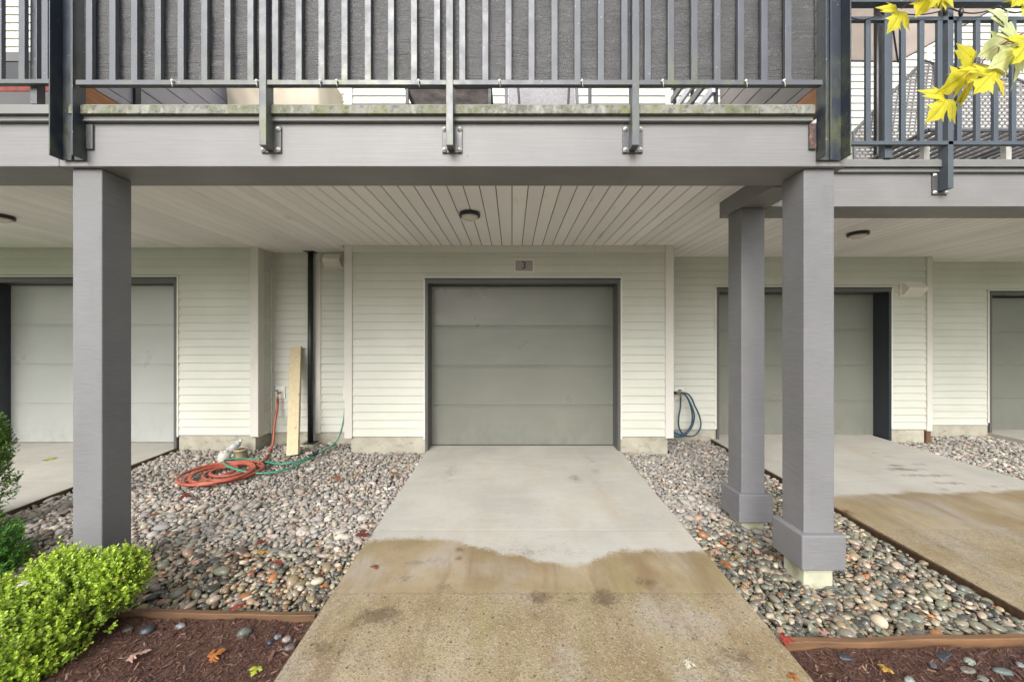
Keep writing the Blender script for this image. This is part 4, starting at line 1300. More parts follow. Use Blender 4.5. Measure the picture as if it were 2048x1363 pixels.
um = thing('patio_umbrella', (3.6, 3.9, 2.866), 'large beige patio umbrella with black rim over the right deck', 'umbrella')
cz_ = 4.95
c4 = [Vector((2.12, 4.72, cz_)), Vector((4.90, 4.76, cz_)), Vector((5.35, 3.45, cz_ + .02)), Vector((4.6, 2.5, cz_)), Vector((2.3, 2.45, cz_))]
apex = Vector((3.6, 3.7, 5.55))
b = MB(); n = len(c4); vs = c4 + [apex]; b.add(vs, [(i, (i + 1) % n, n) for i in range(n)])
o = b.build('canopy', M['canopy'], um); sm = o.modifiers.new('t', 'SOLIDIFY'); sm.thickness = 0.006
MB().tube(c4 + c4[:1], 0.011, 6).build('rim', M['black'], um)
for q in c4: MB().tube([q - Vector((0, 0, .012)), apex - Vector((0, 0, .03))], 0.009, 6).build('rib', M['black'], um)
MB().cyl((3.6, 3.7, 2.868), (3.6, 3.7, 5.53), 0.024, n=12).build('pole', M['black'], um)
MB().lathe([(0, 0), (0.27, 0), (0.27, 0.04), (0.04, 0.07), (0.03, 0.12)], (3.6, 3.7, 2.867)).build('base', M['black'], um)
# second umbrella edge seen at far right
MB().tube([at(1925, 112, 4.6), at(1985, 76, 4.4), at(2055, 35, 4.2)], 0.012, 6)
# string-light cable slung between the two upper rails
def sag(p, q, s, n=12): return [p.lerp(q, i / n) - Vector((0, 0, s * 4 * (i / n) * (1 - i / n))) for i in range(n + 1)]
t = thing('string_light_cable', (3.4, 2.94, 4.0), 'thin black cable slung along the top rails of the right railing', 'cable')
k = [at(1700, 34, 2.93), at(1768, 18, 2.93), at(1900, 16, 2.93), at(1998, 12, 2.93), at(2060, 14, 2.93)]
for i in range(4): MB().tube(sag(k[i], k[i + 1], 0.05), 0.005, 5).build('cable_span', M['black'], t, smooth=True)
for px, py in ((1766, 20), (1890, 22), (1922, 25)):
    p = at(px, py, 2.93); MB().lathe([(0, .03), (.012, .028), (.016, 0), (.010, -.03), (0, -.032)], p, 10).build('lamp_socket', M['black'], t, smooth=True)

# ================================================================ WALL FITTINGS
def ceiling_light(x, y, label):
    t = thing('ceiling_light', (x, y, SOF), label, 'ceiling light', 'round ceiling lights under the decks')
    MB().lathe([(0, -.001), (0.098, -.001), (0.100, -0.006), (0.100, -0.031), (0.096, -0.036), (0.082, -0.037), (0.080, -0.033)], (x, y, SOF), 32).build('base_ring', M['black'], t, smooth=True, bev=0)
    MB().lathe([(0.080, -0.026), (0.078, -0.042), (0.066, -0.056), (0.045, -0.065), (0.02, -0.069), (0.0, -0.070)], (x, y, SOF), 32).build('lamp_glass', M['glass_lamp'], t, smooth=True)
    return t
ceiling_light(-0.405, 3.60, 'round black rimmed ceiling light above the centre driveway')
ceiling_light(3.92, 4.25, 'round black rimmed ceiling light above the right driveway')
ceiling_light(-5.0, 3.66, 'round black rimmed ceiling light above the left driveway at the photo edge')

def vent(px0, px1, py0, py1, y, flip, label):
    a, c_ = at(px0, py1, y), at(px1, py0, y)
    t = thing('vent_hood', ((a.x + c_.x) / 2, y - .02, a.z), label, 'vent', 'wall vent hoods')
    yb = y - 0.016
    MB().box(a.x, c_.x, yb - .008, yb + .002, a.z, c_.z).build('back_plate', M['vent'], t, bev=.002)
    m = .02; d_ = 0.11; zm = (a.z + c_.z) / 2
    prof = [(yb - .009, c_.z - m), (yb - .05, c_.z - m - .005), (yb - d_, zm + .01), (yb - d_ + .01, zm - .03), (yb - .03, a.z + m), (yb - .009, a.z + m)]
    MB().prism(prof, 'x', a.x + m, c_.x - m).build('hood', M['vent'], t, bev=.004)
    return t
vent(650, 690, 506, 538, RY, False, 'cream vent hood high on the recessed wall beside the black pipe')
vent(1797, 1841, 563, 593, Y2, True, 'cream vent hood to the upper right of the right garage door')

# black pipe
pc = Vector((at(621, 0, 5.17).x, 5.17, 0)); zb = gz(pc.x, 5.17) - .02
t = thing('drain_pipe', (pc.x, pc.y, zb), 'black vertical drain pipe on the recessed wall', 'pipe')
MB().cyl((pc.x, pc.y, zb), (pc.x, pc.y, SOF - .012), 0.036, n=20).build('pipe', M['black'], t, smooth=True)
MB().box(pc.x - .075, pc.x + .075, pc.y - .07, pc.y + .07, zb + .012, zb + .026).build('base_flange', M['black'], t, bev=.002)
MB().box(pc.x - .07, pc.x + .07, pc.y - .06, pc.y + .06, SOF - .011, SOF - .001).build('top_flange', M['black'], t, bev=.002)
MB().box(pc.x - .10, pc.x + .10, pc.y - .10, pc.y + .07, zb - .10, zb + .011).build('pipe_footing', M['footing'], t, bev=.004)

# leaning plank
pb, pt = Vector((-2.752, 4.71, -0.028)), Vector((-2.985, 5.19, 1.315))
o = MB().obox(pb, pt, 0.148, 0.040, (0, 1, 0)).build('leaning_plank', M['lumber'], bev=.003)
tag(o, 'pale knotty wooden plank leaning on the wall beside the black pipe', 'plank')

# taps
def tap(px0, px1, py0, py1, y, spx, spy, label, handle=True):
    a, c_ = at(px0, py1, y), at(px1, py0, y)
    t = thing('garden_tap', ((a.x + c_.x) / 2, y, a.z), label, 'tap', 'garden taps on cover plates')
    MB().box(a.x, c_.x, y - .026, y - .012, a.z, c_.z).build('cover_plate', M['white'], t, bev=.003)
    s = at(spx, spy, y - .08)
    MB().tube([(a.x * .5 + c_.x * .5, y - .02, s.z + .02), (s.x, y - .08, s.z + .02), (s.x, y - .10, s.z - .015), (s.x, y - .10, s.z - .05)], [.011, .012, .011, .012], 10).build('spout', M['brass'], t, smooth=True)
    if handle:
        MB().cyl((s.x - .005, y - .085, s.z + .03), (s.x - .012, y - .11, s.z + .055), .006).lathe([(0, 0), (.028, 0), (.032, .006), (.028, .012), (0, .012)], (s.x - .012, y - .11, s.z + .052), 10).build('handle', M['bluehandle'], t)
    return Vector((s.x, y - .10, s.z - .05))
T1 = tap(553, 572, 771, 796, RY, 557, 788, 'garden tap on white plate feeding the red hose')
T2 = tap(687.5, 703, 771, 797, RY, 700, 788, 'garden tap on white plate mostly hidden behind the centre house corner', False)
T3 = tap(1348, 1366, 774, 797, Y2, 1360, 787, 'garden tap on white plate with the blue hose hung over it')

# hoses
def catmull(pts, n=8):
    pts = [Vector(p) for p in pts]; out = []
    P = [pts[0]] + pts + [pts[-1]]
    for i in range(1, len(P) - 2):
        a, b_, c_, d_ = P[i - 1:i + 3]
        for k in range(n):
            t = k / n
            out.append(0.5 * ((2 * b_) + (c_ - a) * t + (2 * a - 5 * b_ + 4 * c_ - d_) * t * t + (3 * b_ - a - 3 * c_ + d_) * t ** 3))
    out.append(pts[-1]); return out
def on(px, py, h=0.012): return ground(px, py, h)
hc = on(443, 946)
pts = [T1, T1 + Vector((0, 0, -.12)), at(549, 850, 5.05), at(546, 885, 4.98), at(538, 905, 4.85), on(530, 918, .02), on(515, 930, .02)]
turns = 6.3; nn = int(turns * 14)
rs_ = []
for i in range(nn):
    th = R(20) - 2 * math.pi * i / 14
    ring = i / 14
    rad = 0.315 + 0.03 * math.sin(ring * 2.2 + 1) if ring < 3.2 else 0.315 - (ring - 3.2) * 0.07
    ecx = 0.04 * math.sin(ring * 1.7) + 0.02; ecy = 0.06 * math.cos(ring * 1.2)
    x = hc.x + ecx + rad * math.cos(th) * 1.02; yv = hc.y + ecy + rad * math.sin(th) * 0.95
    pts.append(Vector((x, yv, gz(x, yv) + 0.012 + 0.010 * ring if ring < 3.3 else gz(x, yv) + 0.02)))
o = MB().tube(catmull(pts, 5), 0.0145, 8).build('red_hose', M['redhose'], smooth=True)
tag(o, 'terracotta red garden hose coiled on the left pebbles', 'garden hose')
Z4 = lambda x, y: (x / 4.258 + 340, y / 4.258 + 680)
gp = [at(*Z4(1493, 500), 5.12), at(*Z4(1488, 600), 5.05), at(*Z4(1475, 700), 5.0), at(*Z4(1440, 820), 4.95), at(*Z4(1390, 885), 4.90), on(*Z4(1300, 945)), on(*Z4(1180, 1000)), on(*Z4(1050, 1040)), on(*Z4(930, 1052)), on(*Z4(820, 1035)),
      on(*Z4(700, 1012), .02), on(*Z4(560, 1008), .045), on(*Z4(470, 1020), .05), on(*Z4(455, 1040), .06), on(*Z4(500, 1075), .065), on(*Z4(600, 1108), .05), on(*Z4(720, 1130), .02), on(*Z4(850, 1125)), on(*Z4(960, 1105)), on(*Z4(1070, 1070)), on(*Z4(1150, 1025)), on(*Z4(1215, 990)), on(*Z4(1290, 950), .02), on(*Z4(1400, 890), .02)]
gh = thing('green_hose', on(*Z4(900, 1050)), 'green garden hose looped from the wall across the red coil', 'garden hose')
MB().tube(catmull(gp, 6), 0.0105, 8).build('hose', M['greenhose'], gh, smooth=True)
p = on(*Z4(1225, 975), .03)
MB().tube([p + Vector((-.05, -.02, -.01)), p + Vector((0, 0, .01)), p + Vector((.03, .02, .03)), p + Vector((.05, .0, .06))], [.016, .022, .018, .012], 10).tube([p + Vector((.01, 0, 0)), p + Vector((.0, -.03, .05))], .010, 8).build('spray_nozzle', M['black'], gh, smooth=True)
# blue hose: hanging loops
Z5 = lambda x, y, d_=5.40: at(x / 8.517 + 1300, y / 8.517 + 740, d_)
bh = thing('blue_hose', Z5(650, 1100), 'dark blue garden hose hung in long loops below the right tap', 'garden hose')
l1 = [T3, Z5(520, 520), Z5(515, 650), Z5(488, 800), Z5(490, 950), Z5(540, 1060), Z5(640, 1120), Z5(760, 1105), Z5(845, 1010), Z5(865, 880), Z5(820, 720), Z5(760, 600), Z5(710, 480), Z5(640, 400), Z5(540, 375)]
l2 = [Z5(530, 380, 5.37), Z5(600, 410, 5.37), Z5(670, 520, 5.37), Z5(730, 660, 5.37), Z5(755, 800, 5.37), Z5(720, 950, 5.37), Z5(640, 1060, 5.37), Z5(560, 1120, 5.37), Z5(450, 1130, 5.36), Z5(380, 1080, 5.36), Z5(300, 1040, 5.36)]
l3 = [Z5(540, 385, 5.34), Z5(620, 440, 5.34), Z5(690, 600, 5.34), Z5(722, 780, 5.34), Z5(700, 930, 5.34), Z5(620, 1050, 5.34), Z5(520, 1095, 5.34), Z5(400, 1060, 5.34), Z5(300, 1010, 5.34)]
for l in (l1, l2): MB().tube(catmull(l, 7), 0.0115, 8).build('hose_loop', M['bluehose'], bh, smooth=True)
MB().tube(catmull(l3, 7), 0.0115, 8).build('hose_loop', M['bluehose'], bh, smooth=True)
tag(MB().tube(catmull([Z5(300, 1015, 5.36), Z5(390, 1040, 5.37), Z5(470, 1075, 5.38), Z5(560, 1125, 5.4), Z5(620, 1100, 5.42)], 7), 0.013, 8).build('bright_hose', M['bluehose2'], smooth=True), 'short bright blue hose end behind the centre house corner board', 'garden hose')
b = MB().tube([Z5(380, 380, 5.38), Z5(450, 385, 5.36), Z5(500, 370, 5.35), Z5(540, 380, 5.36)], [.018, .022, .016, .014], 8)
b.build('hose_connector', M['black'], bh, smooth=True)
MB().tube([Z5(450, 380, 5.34), Z5(530, 370, 5.34)], .012, 8).build('brass_fitting', M['brass'], bh, smooth=True)

# containers beside the hose
p = on(449, 921, 0)
t = thing('plastic_jug', p, 'squat milky white plastic jug nearest the red hose coil', 'container')
MB().lathe([(0, 0), (.058, 0), (.066, .01), (.068, .08), (.062, .11), (.045, .125), (0, .127)], (p.x, p.y, p.z - .02), 20).build('body', M['plastic'], t, smooth=True)
MB().lathe([(0, .0), (.028, 0), (.028, .02), (.0, .022)], (p.x + .02, p.y, p.z + .105), 14).build('cap', M['plastic'], t, smooth=True)
p = on(466, 905, 0)
t = thing('plastic_bottle', p, 'white plastic bottle tilted against the wall behind the milky jug', 'container')
d_ = Vector((0.55, .25, .6)).normalized()
MB().cyl(p + Vector((-.05, 0, .02)), p + Vector((-.05, 0, .02)) + d_ * .13, .046, .044, 18).cyl(p + Vector((-.05, 0, .02)) + d_ * .13, p + Vector((-.05, 0, .02)) + d_ * .165, .044, .02, 18).build('body', simple('white_bottle_plastic', (.40, .41, .41), .45), t, smooth=True)
MB().cyl(p + Vector((-.05, 0, .02)) + d_ * .166, p + Vector((-.05, 0, .02)) + d_ * .187, .021, .021, 14).build('cap', M['white'], t)
p = on(481, 914, 0)
t = thing('flower_pot', p, 'small tan flower pot with dark soil beside the white containers', 'pot')
MB().lathe([(0, 0), (.062, 0), (.066, .02), (.066, .10), (.074, .104), (.076, .125), (.068, .128), (.062, .118), (.0, .118)], (p.x, p.y, p.z - .02), 22).build('body', M['tan'], t, smooth=True)
MB().lathe([(.061, .119), (.04, .125), (0, .127)], (p.x, p.y, p.z - .02), 22).build('soil_surface', M['soil'], t, smooth=True)

# ================================================================ PLANTS AND LEAVES
HALF = [(0.02, 0.0), (0.15, -0.10), (0.24, -0.09), (0.25, -0.01), (0.48, -0.07), (0.38, 0.07), (0.50, 0.13), (0.67, 0.35), (0.49, 0.32), (0.49, 0.46), (0.35, 0.38), (0.17, 0.31), (0.21, 0.48), (0.35, 0.64), (0.20, 0.63), (0.17, 0.77), (0.08, 0.84)]
def maple_mesh(mat, curl=0.25, seed=0, petiole=True):
    rr = random.Random(seed)
    pts = [(x * rr.uniform(.9, 1.1), y + rr.uniform(-.02, .02)) for x, y in HALF] + [(0, 1.0)] + [(-x * rr.uniform(.9, 1.1), y + rr.uniform(-.02, .02)) for x, y in reversed(HALF)]
    def z(x, y): return -curl * (x * x * 1.2 + (y - .4) ** 2 * .6) + 0.05 * math.sin(x * 9 + seed) * math.cos(y * 7) + 0.06 * abs(x)
    v = [(0, 0.22, z(0, .22))]
    for x, y in pts: v.append((x, y, z(x, y)))
    # middle ring for curvature
    n = len(pts)
    for x, y in pts: v.append((x * .5, .22 + (y - .22) * .5, z(x * .5, .22 + (y - .22) * .5)))
    f = []
    for i in range(n):
        j = (i + 1) % n
        f.append((0, 1 + n + i, 1 + n + j)); f.append((1 + n + i, 1 + i, 1 + j, 1 + n + j))
    b = MB().add(v, f)
    if petiole:
        b.tube([(0, .02, 0), (0.03, -.25, .03), (0.0, -.5, .12)], 0.011, 4)
    return b.mesh('maple_leaf', mat, True)

def fallen(px, py, size, colour, label, h=0.012, rot=None, driveway=False, seed=1):
    p = ground(px, py, h)
    s = size / F * p.y * 0.74
    o = place('fallen_leaf', maple_mesh(MAPLE[colour], 0.28, seed), (p.x, p.y, p.z + .006), None, (R(random.uniform(-14, 14)), R(random.uniform(-14, 14)), rot if rot is not None else random.uniform(0, 6.28)), (s, s, s))
    return tag(o, label, 'leaf', 'fallen autumn leaves')
LV = [(391, 1120, 34, 'pink', 'pale pink fallen maple leaf on the left pebbles above the boxwood tip'),
      (549, 1127, 32, 'red', 'bright red fallen leaf on dark wet pebbles, the upper of the two left ones'),
      (521, 1102, 28, 'yellow', 'yellow orange fallen leaf on the left pebbles beside the dry stones'),
      (481, 1208, 30, 'red', 'bright red fallen leaf close above the left edging board'),
      (524, 1086, 24, 'darkred', 'dark red fallen leaf just behind the yellow one on the left pebbles'),
      (388, 970, 34, 'orange', 'tan orange fallen leaf in front of the red hose coil'),
      (366, 990, 26, 'darkred', 'dull red leaf on the dry pebbles left of the hose coil'),
      (299, 1030, 26, 'red', 'faded red leaf on pebbles just right of the left column'),
      (745, 1047, 26, 'brown', 'brown orange leaf against the upper left driveway edge'),
      (724, 1072, 34, 'darkred', 'dark red leaf against the left driveway edge at the wet line'),
      (680, 955, 26, 'brown', 'brown fallen leaf on dry pebbles below the centre house foundation'),
      (783, 945, 30, 'brown', 'rusty brown leaf on the pebbles near the top of the driveway'),
      (1538, 1108, 30, 'darkred', 'dark red leaf on pebbles left of the nearest column base'),
      (1516, 1100, 26, 'pink', 'pinkish leaf beside the dark red one near the column base'),
      (1447, 1128, 28, 'orange', 'orange leaf on wet pebbles beside the right driveway edge'),
      (1427, 1100, 28, 'pink', 'pale leaf against the right driveway edge by the wet line'),
      (1472, 1112, 22, 'yellow', 'small yellow leaf on the wet pebbles left of the nearest column'),
      (1562, 1275, 32, 'red', 'bright red leaf in the corner of the right pebbles by the edging board'),
      (1654, 1268, 34, 'pink', 'pinkish brown leaf on the right pebbles above the edging board'),
      (1694, 1024, 26, 'brown', 'brown leaf beside the right driveway behind the nearest column')]
for i, (px, py, s, c_, lab) in enumerate(LV): fallen(px, py, s, c_, lab, h=0.03, seed=i)
fr = [maple_mesh(MAPLE[k_], .4, 70 + i, False) for i, k_ in enumerate(('brown', 'orange', 'darkred', 'brown', 'red'))]
for i in range(28):
    px, py = (random.uniform(300, 820), random.uniform(930, 1215)) if i < 20 else (random.uniform(1300, 1560), random.uniform(960, 1230))
    p = ground(px, py, .03)
    if p.x > -1.15 and p.x < 1.45: continue
    if not (inL(p.x, p.y) if p.x < 0 else inR(p.x, p.y)): continue
    s = random.uniform(.022, .042)
    o = place('leaf_fragment', fr[i % 5], p, None, (random.uniform(-.5, .5), random.uniform(-.5, .5), random.uniform(0, 6.3)), (s, s, s))
    tone = ('brown', 'orange', 'dark red', 'brown', 'red')[i % 5]
    spot = ('near the hose coil' if py < 1010 else 'above the left edging board' if py > 1140 else 'in the middle of the left pebbles') if p.x < 0 else 'on the strip beside the right columns'
    if p.x < 0 and px > 620: spot = 'close to the left driveway edge'
    tag(o, 'small curled %s leaf fragment %s' % (tone, spot), 'leaf', 'leaf fragments on the pebbles')
fallen(755, 1132, 20, 'red', 'small red leaf on the wet left side of the centre driveway', 0.006, seed=31)
fallen(1377, 1322, 30, 'white', 'bleached white maple leaf on the near right of the centre driveway', 0.004, rot=2.6, seed=32)
fallen(90, 920, 24, 'lime', 'small yellow green leaf on the left driveway', 0.004, seed=33)
fallen(259, 1314, 46, 'pink', 'large pale pink leaf on the mulch beside the boxwood', 0.004, rot=-1.1, seed=34)
fallen(419, 1316, 38, 'orange', 'orange leaf in the middle of the left mulch', 0.004, rot=-.7, seed=35)
fallen(515, 1334, 28, 'lime', 'small lime yellow leaf on the left mulch near the driveway', 0.004, seed=36)
fallen(1772, 1334, 30, 'yellow', 'small yellow leaf on the right mulch', 0.004, rot=2.2, seed=37)
fallen(1592, 1352, 26, 'orange', 'orange leaf on the right mulch against the driveway edge', 0.004, seed=38)

# stones lying on the mulch
def stone(px, py, w_, h_, col, label, rough=0.3, flat=0.6, rot=0.3, slab=False):
    p = ground(px, py, -0.012); a = w_ / 2 / F * p.y * .78; c_ = a * flat
    v, f = ICO[2]
    v = v.copy()
    if slab: v = np.sign(v) * np.abs(v) ** 0.4
    k = 1 + 0.12 * np.sin(v @ rng.normal(size=3) * 2 + rng.uniform(0, 6)) + .05 * np.sin(v @ rng.normal(size=3) * 5)
    b = MB().add((v * k[:, None] * (a, a * h_, c_)).tolist(), f.tolist())
    col = tuple(x * .62 + .012 for x in col); g_ = sum(col) / 3; col = tuple(x * .7 + g_ * .3 for x in col)
    m = simple('loose_stone', col, rough + .12, 0.35, 60, bump=.5, bscale=120, dirt=(mul(col, .45), 45, .5, .7, (1, 2, 1)))
    o = place('stone', b.mesh('stone', m, not slab), (p.x, p.y, p.z + c_ * .02), None, (random.uniform(-.1, .1), random.uniform(-.1, .1), rot))
    return tag(o, label, 'stone', 'loose stones on the mulch')
stone(293, 1261, 38, .7, (.025, .03, .05), 'dark blue black wet stone below the left end of the left edging board')
stone(490, 1264, 36, .7, (.13, .14, .11), 'grey green smooth stone below the left edging board', .35)
stone(362, 1252, 24, .7, (.26, .29, .30), 'pale grey stone half hidden under the left edging board', .4)
stone(540, 1283, 20, .9, (.03, .035, .07), 'small blue black stone near the driveway on the left mulch')
stone(573, 1277, 24, .8, (.38, .30, .26), 'pinkish pale stone next to the driveway on the left mulch', .5)
stone(555, 1273, 18, .9, (.22, .25, .28), 'small blue grey stone left of the pinkish one on the left mulch', .4)
stone(580, 1294, 26, .8, (.16, .11, .10), 'brown round stone against the driveway below the left edging board', .4)
stone(256, 1258, 24, .8, (.10, .09, .07), 'small brown stone at the boxwood foot', .5)
stone(1690, 1313, 36, .6, (.05, .055, .075), 'split dark slate just below the right edging board', .3, .22, -.3, True)
stone(1886, 1311, 44, .5, (.045, .05, .075), 'large dark slate slab under the right edging board', .3, .25, .4, True)
stone(1866, 1330, 17, .8, (.10, .12, .16), 'small blue grey slate on the right mulch', .35, .3, .9, True)
stone(1940, 1322, 32, .7, (.36, .40, .33), 'pale green stone right of the large slate slab', .45, .4)
stone(1934, 1338, 40, .6, (.26, .23, .16), 'flat tan stone below the pale green one', .45, .2)
stone(1966, 1356, 30, .6, (.28, .25, .20), 'flat tan stone at the bottom edge of the right mulch', .45, .2)
stone(2006, 1342, 42, .45, (.13, .18, .17), 'long grey green stone on the right mulch', .35, .35, -.2)
stone(1820, 1360, 28, .8, (.38, .42, .38), 'pale grey green stone cut by the bottom photo edge', .45, .4)
stone(2040, 1328, 22, .8, (.24, .27, .30), 'bluish stone at the right photo edge', .4, .4)

# wood chips on the mulch
def chips(x0, x1, y0, y1, n):
    V = []; Fc = []
    for i in range(n):
        x, y = random.uniform(x0, x1), random.uniform(y0, y1)
        l = random.lognormvariate(math.log(0.0062), .55); w_ = l * random.uniform(.12, .35)
        if l > .05: l = .05; w_ = .0025
        a = random.uniform(0, math.pi); tl = random.gauss(0, .35)
        dx = Vector((math.cos(a) * math.cos(tl), math.sin(a) * math.cos(tl), math.sin(tl))) * l
        dy = Vector((-math.sin(a), math.cos(a), random.gauss(0, .3))) * w_
        z = gz(x, y) - 0.018 + 0.016 * mn.noise(Vector((x * 5, y * 5, 3.1))) + 0.0096 * mn.noise(Vector((x * 14, y * 14, 9))) + random.uniform(.001, .007)
        c_ = Vector((x, y, z)); up = Vector((0, 0, w_ * .4)); k = len(V)
        V += [c_ - dx - dy * .4, c_ + dx * .9 - dy, c_ + dx + dy * .5, c_ - dx * .8 + dy, c_ + up]
        Fc += [(k, k + 1, k + 4), (k + 1, k + 2, k + 4), (k + 2, k + 3, k + 4), (k + 3, k, k + 4)]
    return np.array(V), np.array(Fc)
chipm = NT('bark_chip'); isl = chipm.geo.outputs['Random Per Island']
cc = chipm.n.new('ShaderNodeValToRGB'); chipm.link(isl, cc.inputs[0])
cr = cc.color_ramp; cr.elements[0].color = (.022, .010, .008, 1); cr.elements[1].color = (.20, .12, .08, 1); e = cr.elements.new(.55); e.color = (.085, .036, .025, 1); e = cr.elements.new(.88); e.color = (.12, .06, .04, 1)
chipm.color(cc.outputs[0]); chipm.rough(.6)
for x0, x1, y1_, n in ((-2.4, -1.12, YL - .03, 9000), (1.41, 2.75, YR - .03, 8000)):
    V, Fc = chips(x0, x1, 1.55, y1_, n)
    o = bpy.data.objects.new('bark_chips', fastmesh('bark_chips', V, Fc, chipm.m, False)); C.objects.link(o)
    tag(stuff(o), 'reddish brown bark chips scattered on the %s mulch bed' % ('left' if x0 < 0 else 'right'), 'bark chips')

# leafy shrubs made of shoots that carry leaf pairs
def shrub(name, label, shells, n_shoots, leaf_l, leaf_w, mat, inner, outer, base, shoot_len, pairs, seed, droop=0.2, flatq=1.0):
    rr = np.random.default_rng(seed)
    t = thing(name, base, label, 'shrub', None)
    V, Fc, Cc = [], [], []; n = 0; stems = MB()
    for s in range(n_shoots):
        c, rad = shells[rr.integers(len(shells))]
        dr = rr.normal(size=3); dr /= np.linalg.norm(dr)
        if dr[2] < -0.35: dr[2] *= -0.6
        dr /= np.linalg.norm(dr)
        depth = rr.uniform(0.50, 1.0) ** 0.5 * (1.16 if rr.uniform() < .05 else 1.0)
        lump = 1 + 0.16 * mn.noise(Vector(dr * 3.2 + np.array(c)))
        tip = np.array(c) + dr * np.array(rad) * depth * lump
        if tip[2] < gz(tip[0], tip[1]) - 0.03: continue
        ax = dr * 0.7 + np.array((0, 0, 0.75)) + rr.normal(size=3) * 0.28; ax /= np.linalg.norm(ax)
        L = shoot_len * rr.uniform(.6, 1.3)
        side = np.cross(ax, rr.normal(size=3)); side /= np.linalg.norm(side); oth = np.cross(ax, side)
        if s % 6 == 0: stems.tube([tip - ax * L * 1.6, tip - ax * L * .5, tip + ax * L * .3], [.0028, .002, .001], 3)
        np_pairs = int(pairs * rr.uniform(.7, 1.3))
        for k in range(np_pairs):
            u = k / max(1, np_pairs - 1)
            pos = tip + ax * L * (u - .7)
            ds = side if k % 2 else oth
            for sg in (-1, 1):
                ld = ds * sg * (1.0 - .45 * u) + ax * (.45 + .6 * u) + rr.normal(size=3) * .22
                ld[2] -= droop * (1 - u); ld /= np.linalg.norm(ld)
                wv = np.cross(ld, ax + rr.normal(size=3) * .2); wv /= (np.linalg.norm(wv) + 1e-9)
                nv = np.cross(wv, ld)
                ll = leaf_l * rr.uniform(.5, 1.25) * (1 - .3 * u); ww = leaf_w * rr.uniform(.8, 1.2) * (1 - .25 * u)
                p0 = pos; a = p0 + ld * ll * .35; b_ = p0 + ld * ll * .75; tp = p0 + ld * ll
                V += [p0, a + wv * ww * .5 + nv * ww * .14, a - nv * ww * .04, a - wv * ww * .5 + nv * ww * .14, b_ + wv * ww * .42 + nv * ww * .12, b_ - nv * ww * .02, b_ - wv * ww * .42 + nv * ww * .12, tp]
                Fc += [(n, n + 1, n + 2), (n, n + 2, n + 3), (n + 1, n + 4, n + 5), (n + 1, n + 5, n + 2), (n + 2, n + 5, n + 6), (n + 2, n + 6, n + 3), (n + 4, n + 7, n + 5), (n + 5, n + 7, n + 6)]
                n += 8
                # young growth at shoot tips on the outside is lighter; old leaves further in are darker green
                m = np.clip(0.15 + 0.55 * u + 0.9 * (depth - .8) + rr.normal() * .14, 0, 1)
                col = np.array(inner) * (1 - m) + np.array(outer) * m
                if rr.uniform() < .012: col = np.array((.30, .17, .06))
                Cc.append(np.tile(np.array([*col, 1], dtype=np.float32), (8, 1)))
    me = fastmesh('foliage', np.array(V), np.array(Fc), mat)
    ca = me.color_attributes.new('tint', 'FLOAT_COLOR', 'POINT'); ca.data.foreach_set('color', np.vstack(Cc).ravel())
    o = bpy.data.objects.new('foliage', me); C.objects.link(o); par(o, t); stuff(o)
    b = Vector(base)
    for k in range(9):
        c, rad = shells[k % len(shells)]
        e = Vector(c) + Vector((random.uniform(-.6, .6) * rad[0], random.uniform(-.6, .6) * rad[1], rad[2] * .5))
        s0 = Vector((c[0] * .6 + b.x * .4, c[1] * .6 + b.y * .4, b.z - .02))
        stems.tube([s0, s0.lerp(e, .5) + Vector((random.uniform(-.03, .03), random.uniform(-.03, .03), .02)), e], [.009, .006, .003], 5)
    stems.build('stems', M['stem'], t)['kind'] = 'stuff'
    return t
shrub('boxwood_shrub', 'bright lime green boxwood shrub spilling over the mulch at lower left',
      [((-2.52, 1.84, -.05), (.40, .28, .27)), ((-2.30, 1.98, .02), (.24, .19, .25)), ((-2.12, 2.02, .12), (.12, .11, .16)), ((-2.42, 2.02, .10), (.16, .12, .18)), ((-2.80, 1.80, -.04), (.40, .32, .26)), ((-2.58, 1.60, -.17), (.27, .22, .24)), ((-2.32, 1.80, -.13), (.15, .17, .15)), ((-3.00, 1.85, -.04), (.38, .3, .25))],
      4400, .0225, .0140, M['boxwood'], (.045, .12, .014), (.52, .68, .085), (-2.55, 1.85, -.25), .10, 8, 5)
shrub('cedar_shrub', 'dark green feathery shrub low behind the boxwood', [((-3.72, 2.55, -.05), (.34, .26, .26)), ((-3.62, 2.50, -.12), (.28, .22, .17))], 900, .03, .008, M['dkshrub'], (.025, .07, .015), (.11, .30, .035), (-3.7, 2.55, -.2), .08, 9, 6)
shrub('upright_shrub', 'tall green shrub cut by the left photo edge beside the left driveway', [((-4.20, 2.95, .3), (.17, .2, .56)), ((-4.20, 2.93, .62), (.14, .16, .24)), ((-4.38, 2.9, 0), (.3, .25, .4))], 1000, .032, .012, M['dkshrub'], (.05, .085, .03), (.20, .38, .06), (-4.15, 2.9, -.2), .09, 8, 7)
# faded leaf caught in the boxwood
o = place('fallen_leaf', maple_mesh(MAPLE['white'], .3, 60), (at(50, 1172, 1.78).x, 1.78, at(50, 1172, 1.78).z + .01), None, (R(25), R(10), 1.2), (.035, .035, .035)); tag(o, 'pale faded leaf caught on top of the boxwood', 'leaf', 'fallen autumn leaves')

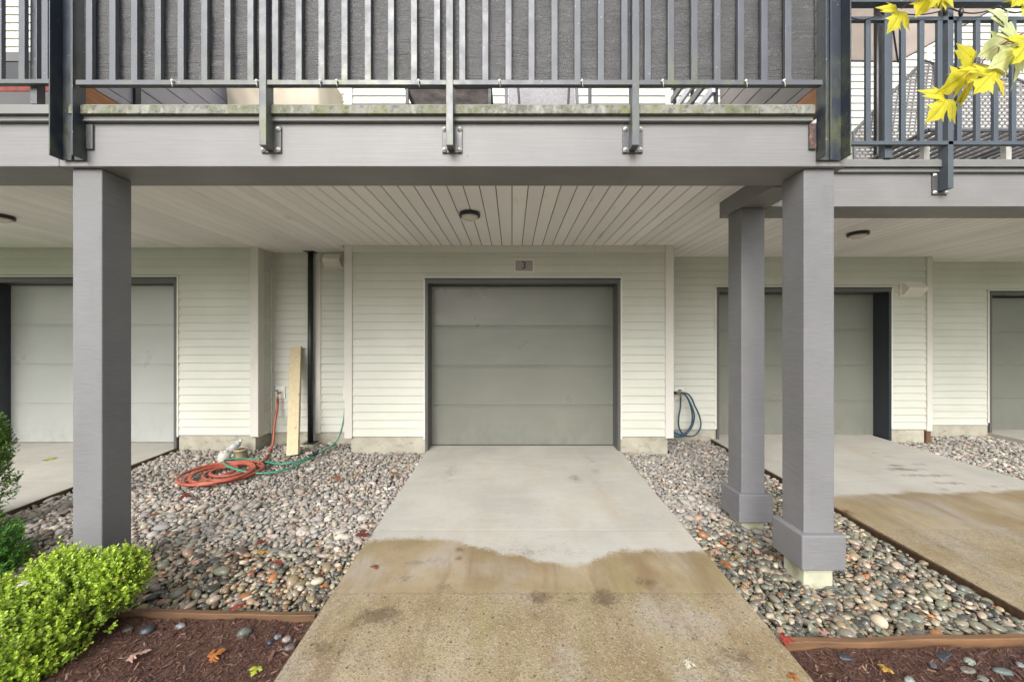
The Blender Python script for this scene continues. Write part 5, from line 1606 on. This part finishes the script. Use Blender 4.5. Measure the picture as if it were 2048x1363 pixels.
# maple tree right of the camera; only its leafy twigs reach into view
mt = thing('maple_tree', (3.3, .55, gz(0, .5) - .05), 'yellow leaved maple twigs hanging into the upper right corner', 'tree')
zb = gz(0, .5) - .2
MB().tube([(3.3, .55, zb), (3.28, .56, 1.0), (3.32, .5, 2.4), (3.2, .5, 3.6), (3.3, .4, 5.0)], [.10, .085, .07, .05, .02], 10).build('trunk', M['bark'], mt, smooth=True)
MB().tube([(3.31, .52, 2.2), (2.8, .9, 2.55), (2.3, 1.15, 2.62), (1.95, 1.3, 2.52)], [.03, .02, .012, .005], 8).build('branch', M['bark'], mt, smooth=True)
MB().tube([(3.22, .5, 3.3), (2.7, .9, 3.1), (2.1, 1.15, 2.95), (1.6, 1.3, 2.75)], [.03, .02, .012, .004], 8).build('branch', M['bark'], mt, smooth=True)
# leaves: (tip px, tip py, stem px, stem py, size px, yellow?, depth, twist)
ML = [(1778, 68, 1803, 18, 66, 'y', 1.38, .3), (1832, 34, 1868, -22, 78, 'y', 1.36, -.2), (1858, 20, 1880, -30, 80, 'y', 1.33, .5), (1800, 4, 1832, -38, 62, 'y', 1.35, .1),
      (1855, 248, 1898, 193, 84, 'y', 1.30, .35), (1876, 190, 1952, 130, 100, 'y', 1.30, 1.05), (1922, 172, 1962, 128, 62, 'y', 1.33, -.7), (1945, 192, 1990, 142, 112, 'y', 1.24, .1),
      (1950, 118, 2030, 68, 86, 'g', 1.28, 1.1), (1975, 140, 2050, 95, 96, 'g', 1.24, 1.0), (2025, 130, 2060, 82, 90, 'y', 1.22, .3), (2022, 18, 2052, -28, 74, 'y', 1.30, .2), (2048, 30, 2075, -10, 70, 'y', 1.3, -.3)]
mY = [maple_mesh(M['yleaf'], .35, 80 + i, False) for i in range(4)]; mG = [maple_mesh(M['gleaf'], .3, 90 + i, False) for i in range(2)]
for m_ in mY + mG: m_.name = 'leaf'
tw = MB()
joints_ = [at(2000, 90, 1.28), at(1880, -50, 1.34), at(2065, -45, 1.3)]
for i, (tx, ty, sx, sy, s, kind, dep, twist) in enumerate(ML):
    p, q = at(sx, sy, dep), at(tx, ty, dep - .02)
    yax = (q - p).normalized()
    nrm = Vector((math.sin(twist), -math.cos(twist), 0.35)); nrm = (nrm - yax * nrm.dot(yax)).normalized()
    xax = yax.cross(nrm).normalized()
    m = Matrix((xax, yax, nrm)).transposed().to_4x4()
    sc = max((q - p).length * 0.90, s / F * dep * 0.66)
    me = (mY[i % 4] if kind == 'y' else mG[i % 2])
    place('leaf', me, p, mt, m.to_euler(), (sc, sc, sc))
    j = min(joints_, key=lambda c_: (c_ - p).length)
    tw.tube([p, p.lerp(j, .5) + Vector((0, 0, .01)), j], [.0012, .0013, .0016], 4)
tw.tube([joints_[0], at(2060, 60, 1.25), (1.95, 1.3, 2.52)], [.002, .003, .005], 5)
tw.tube([joints_[1], (1.6, 1.3, 2.75)], [.002, .004], 5)
tw.tube([joints_[2], (2.1, 1.15, 2.95)], [.002, .004], 5)
tw.build('twigs', M['twig'], mt)['kind'] = 'stuff'

print('siding boards', NB[0], 'objects', len(bpy.data.objects), 'tris', sum(len(m.polygons) for m in bpy.data.meshes))
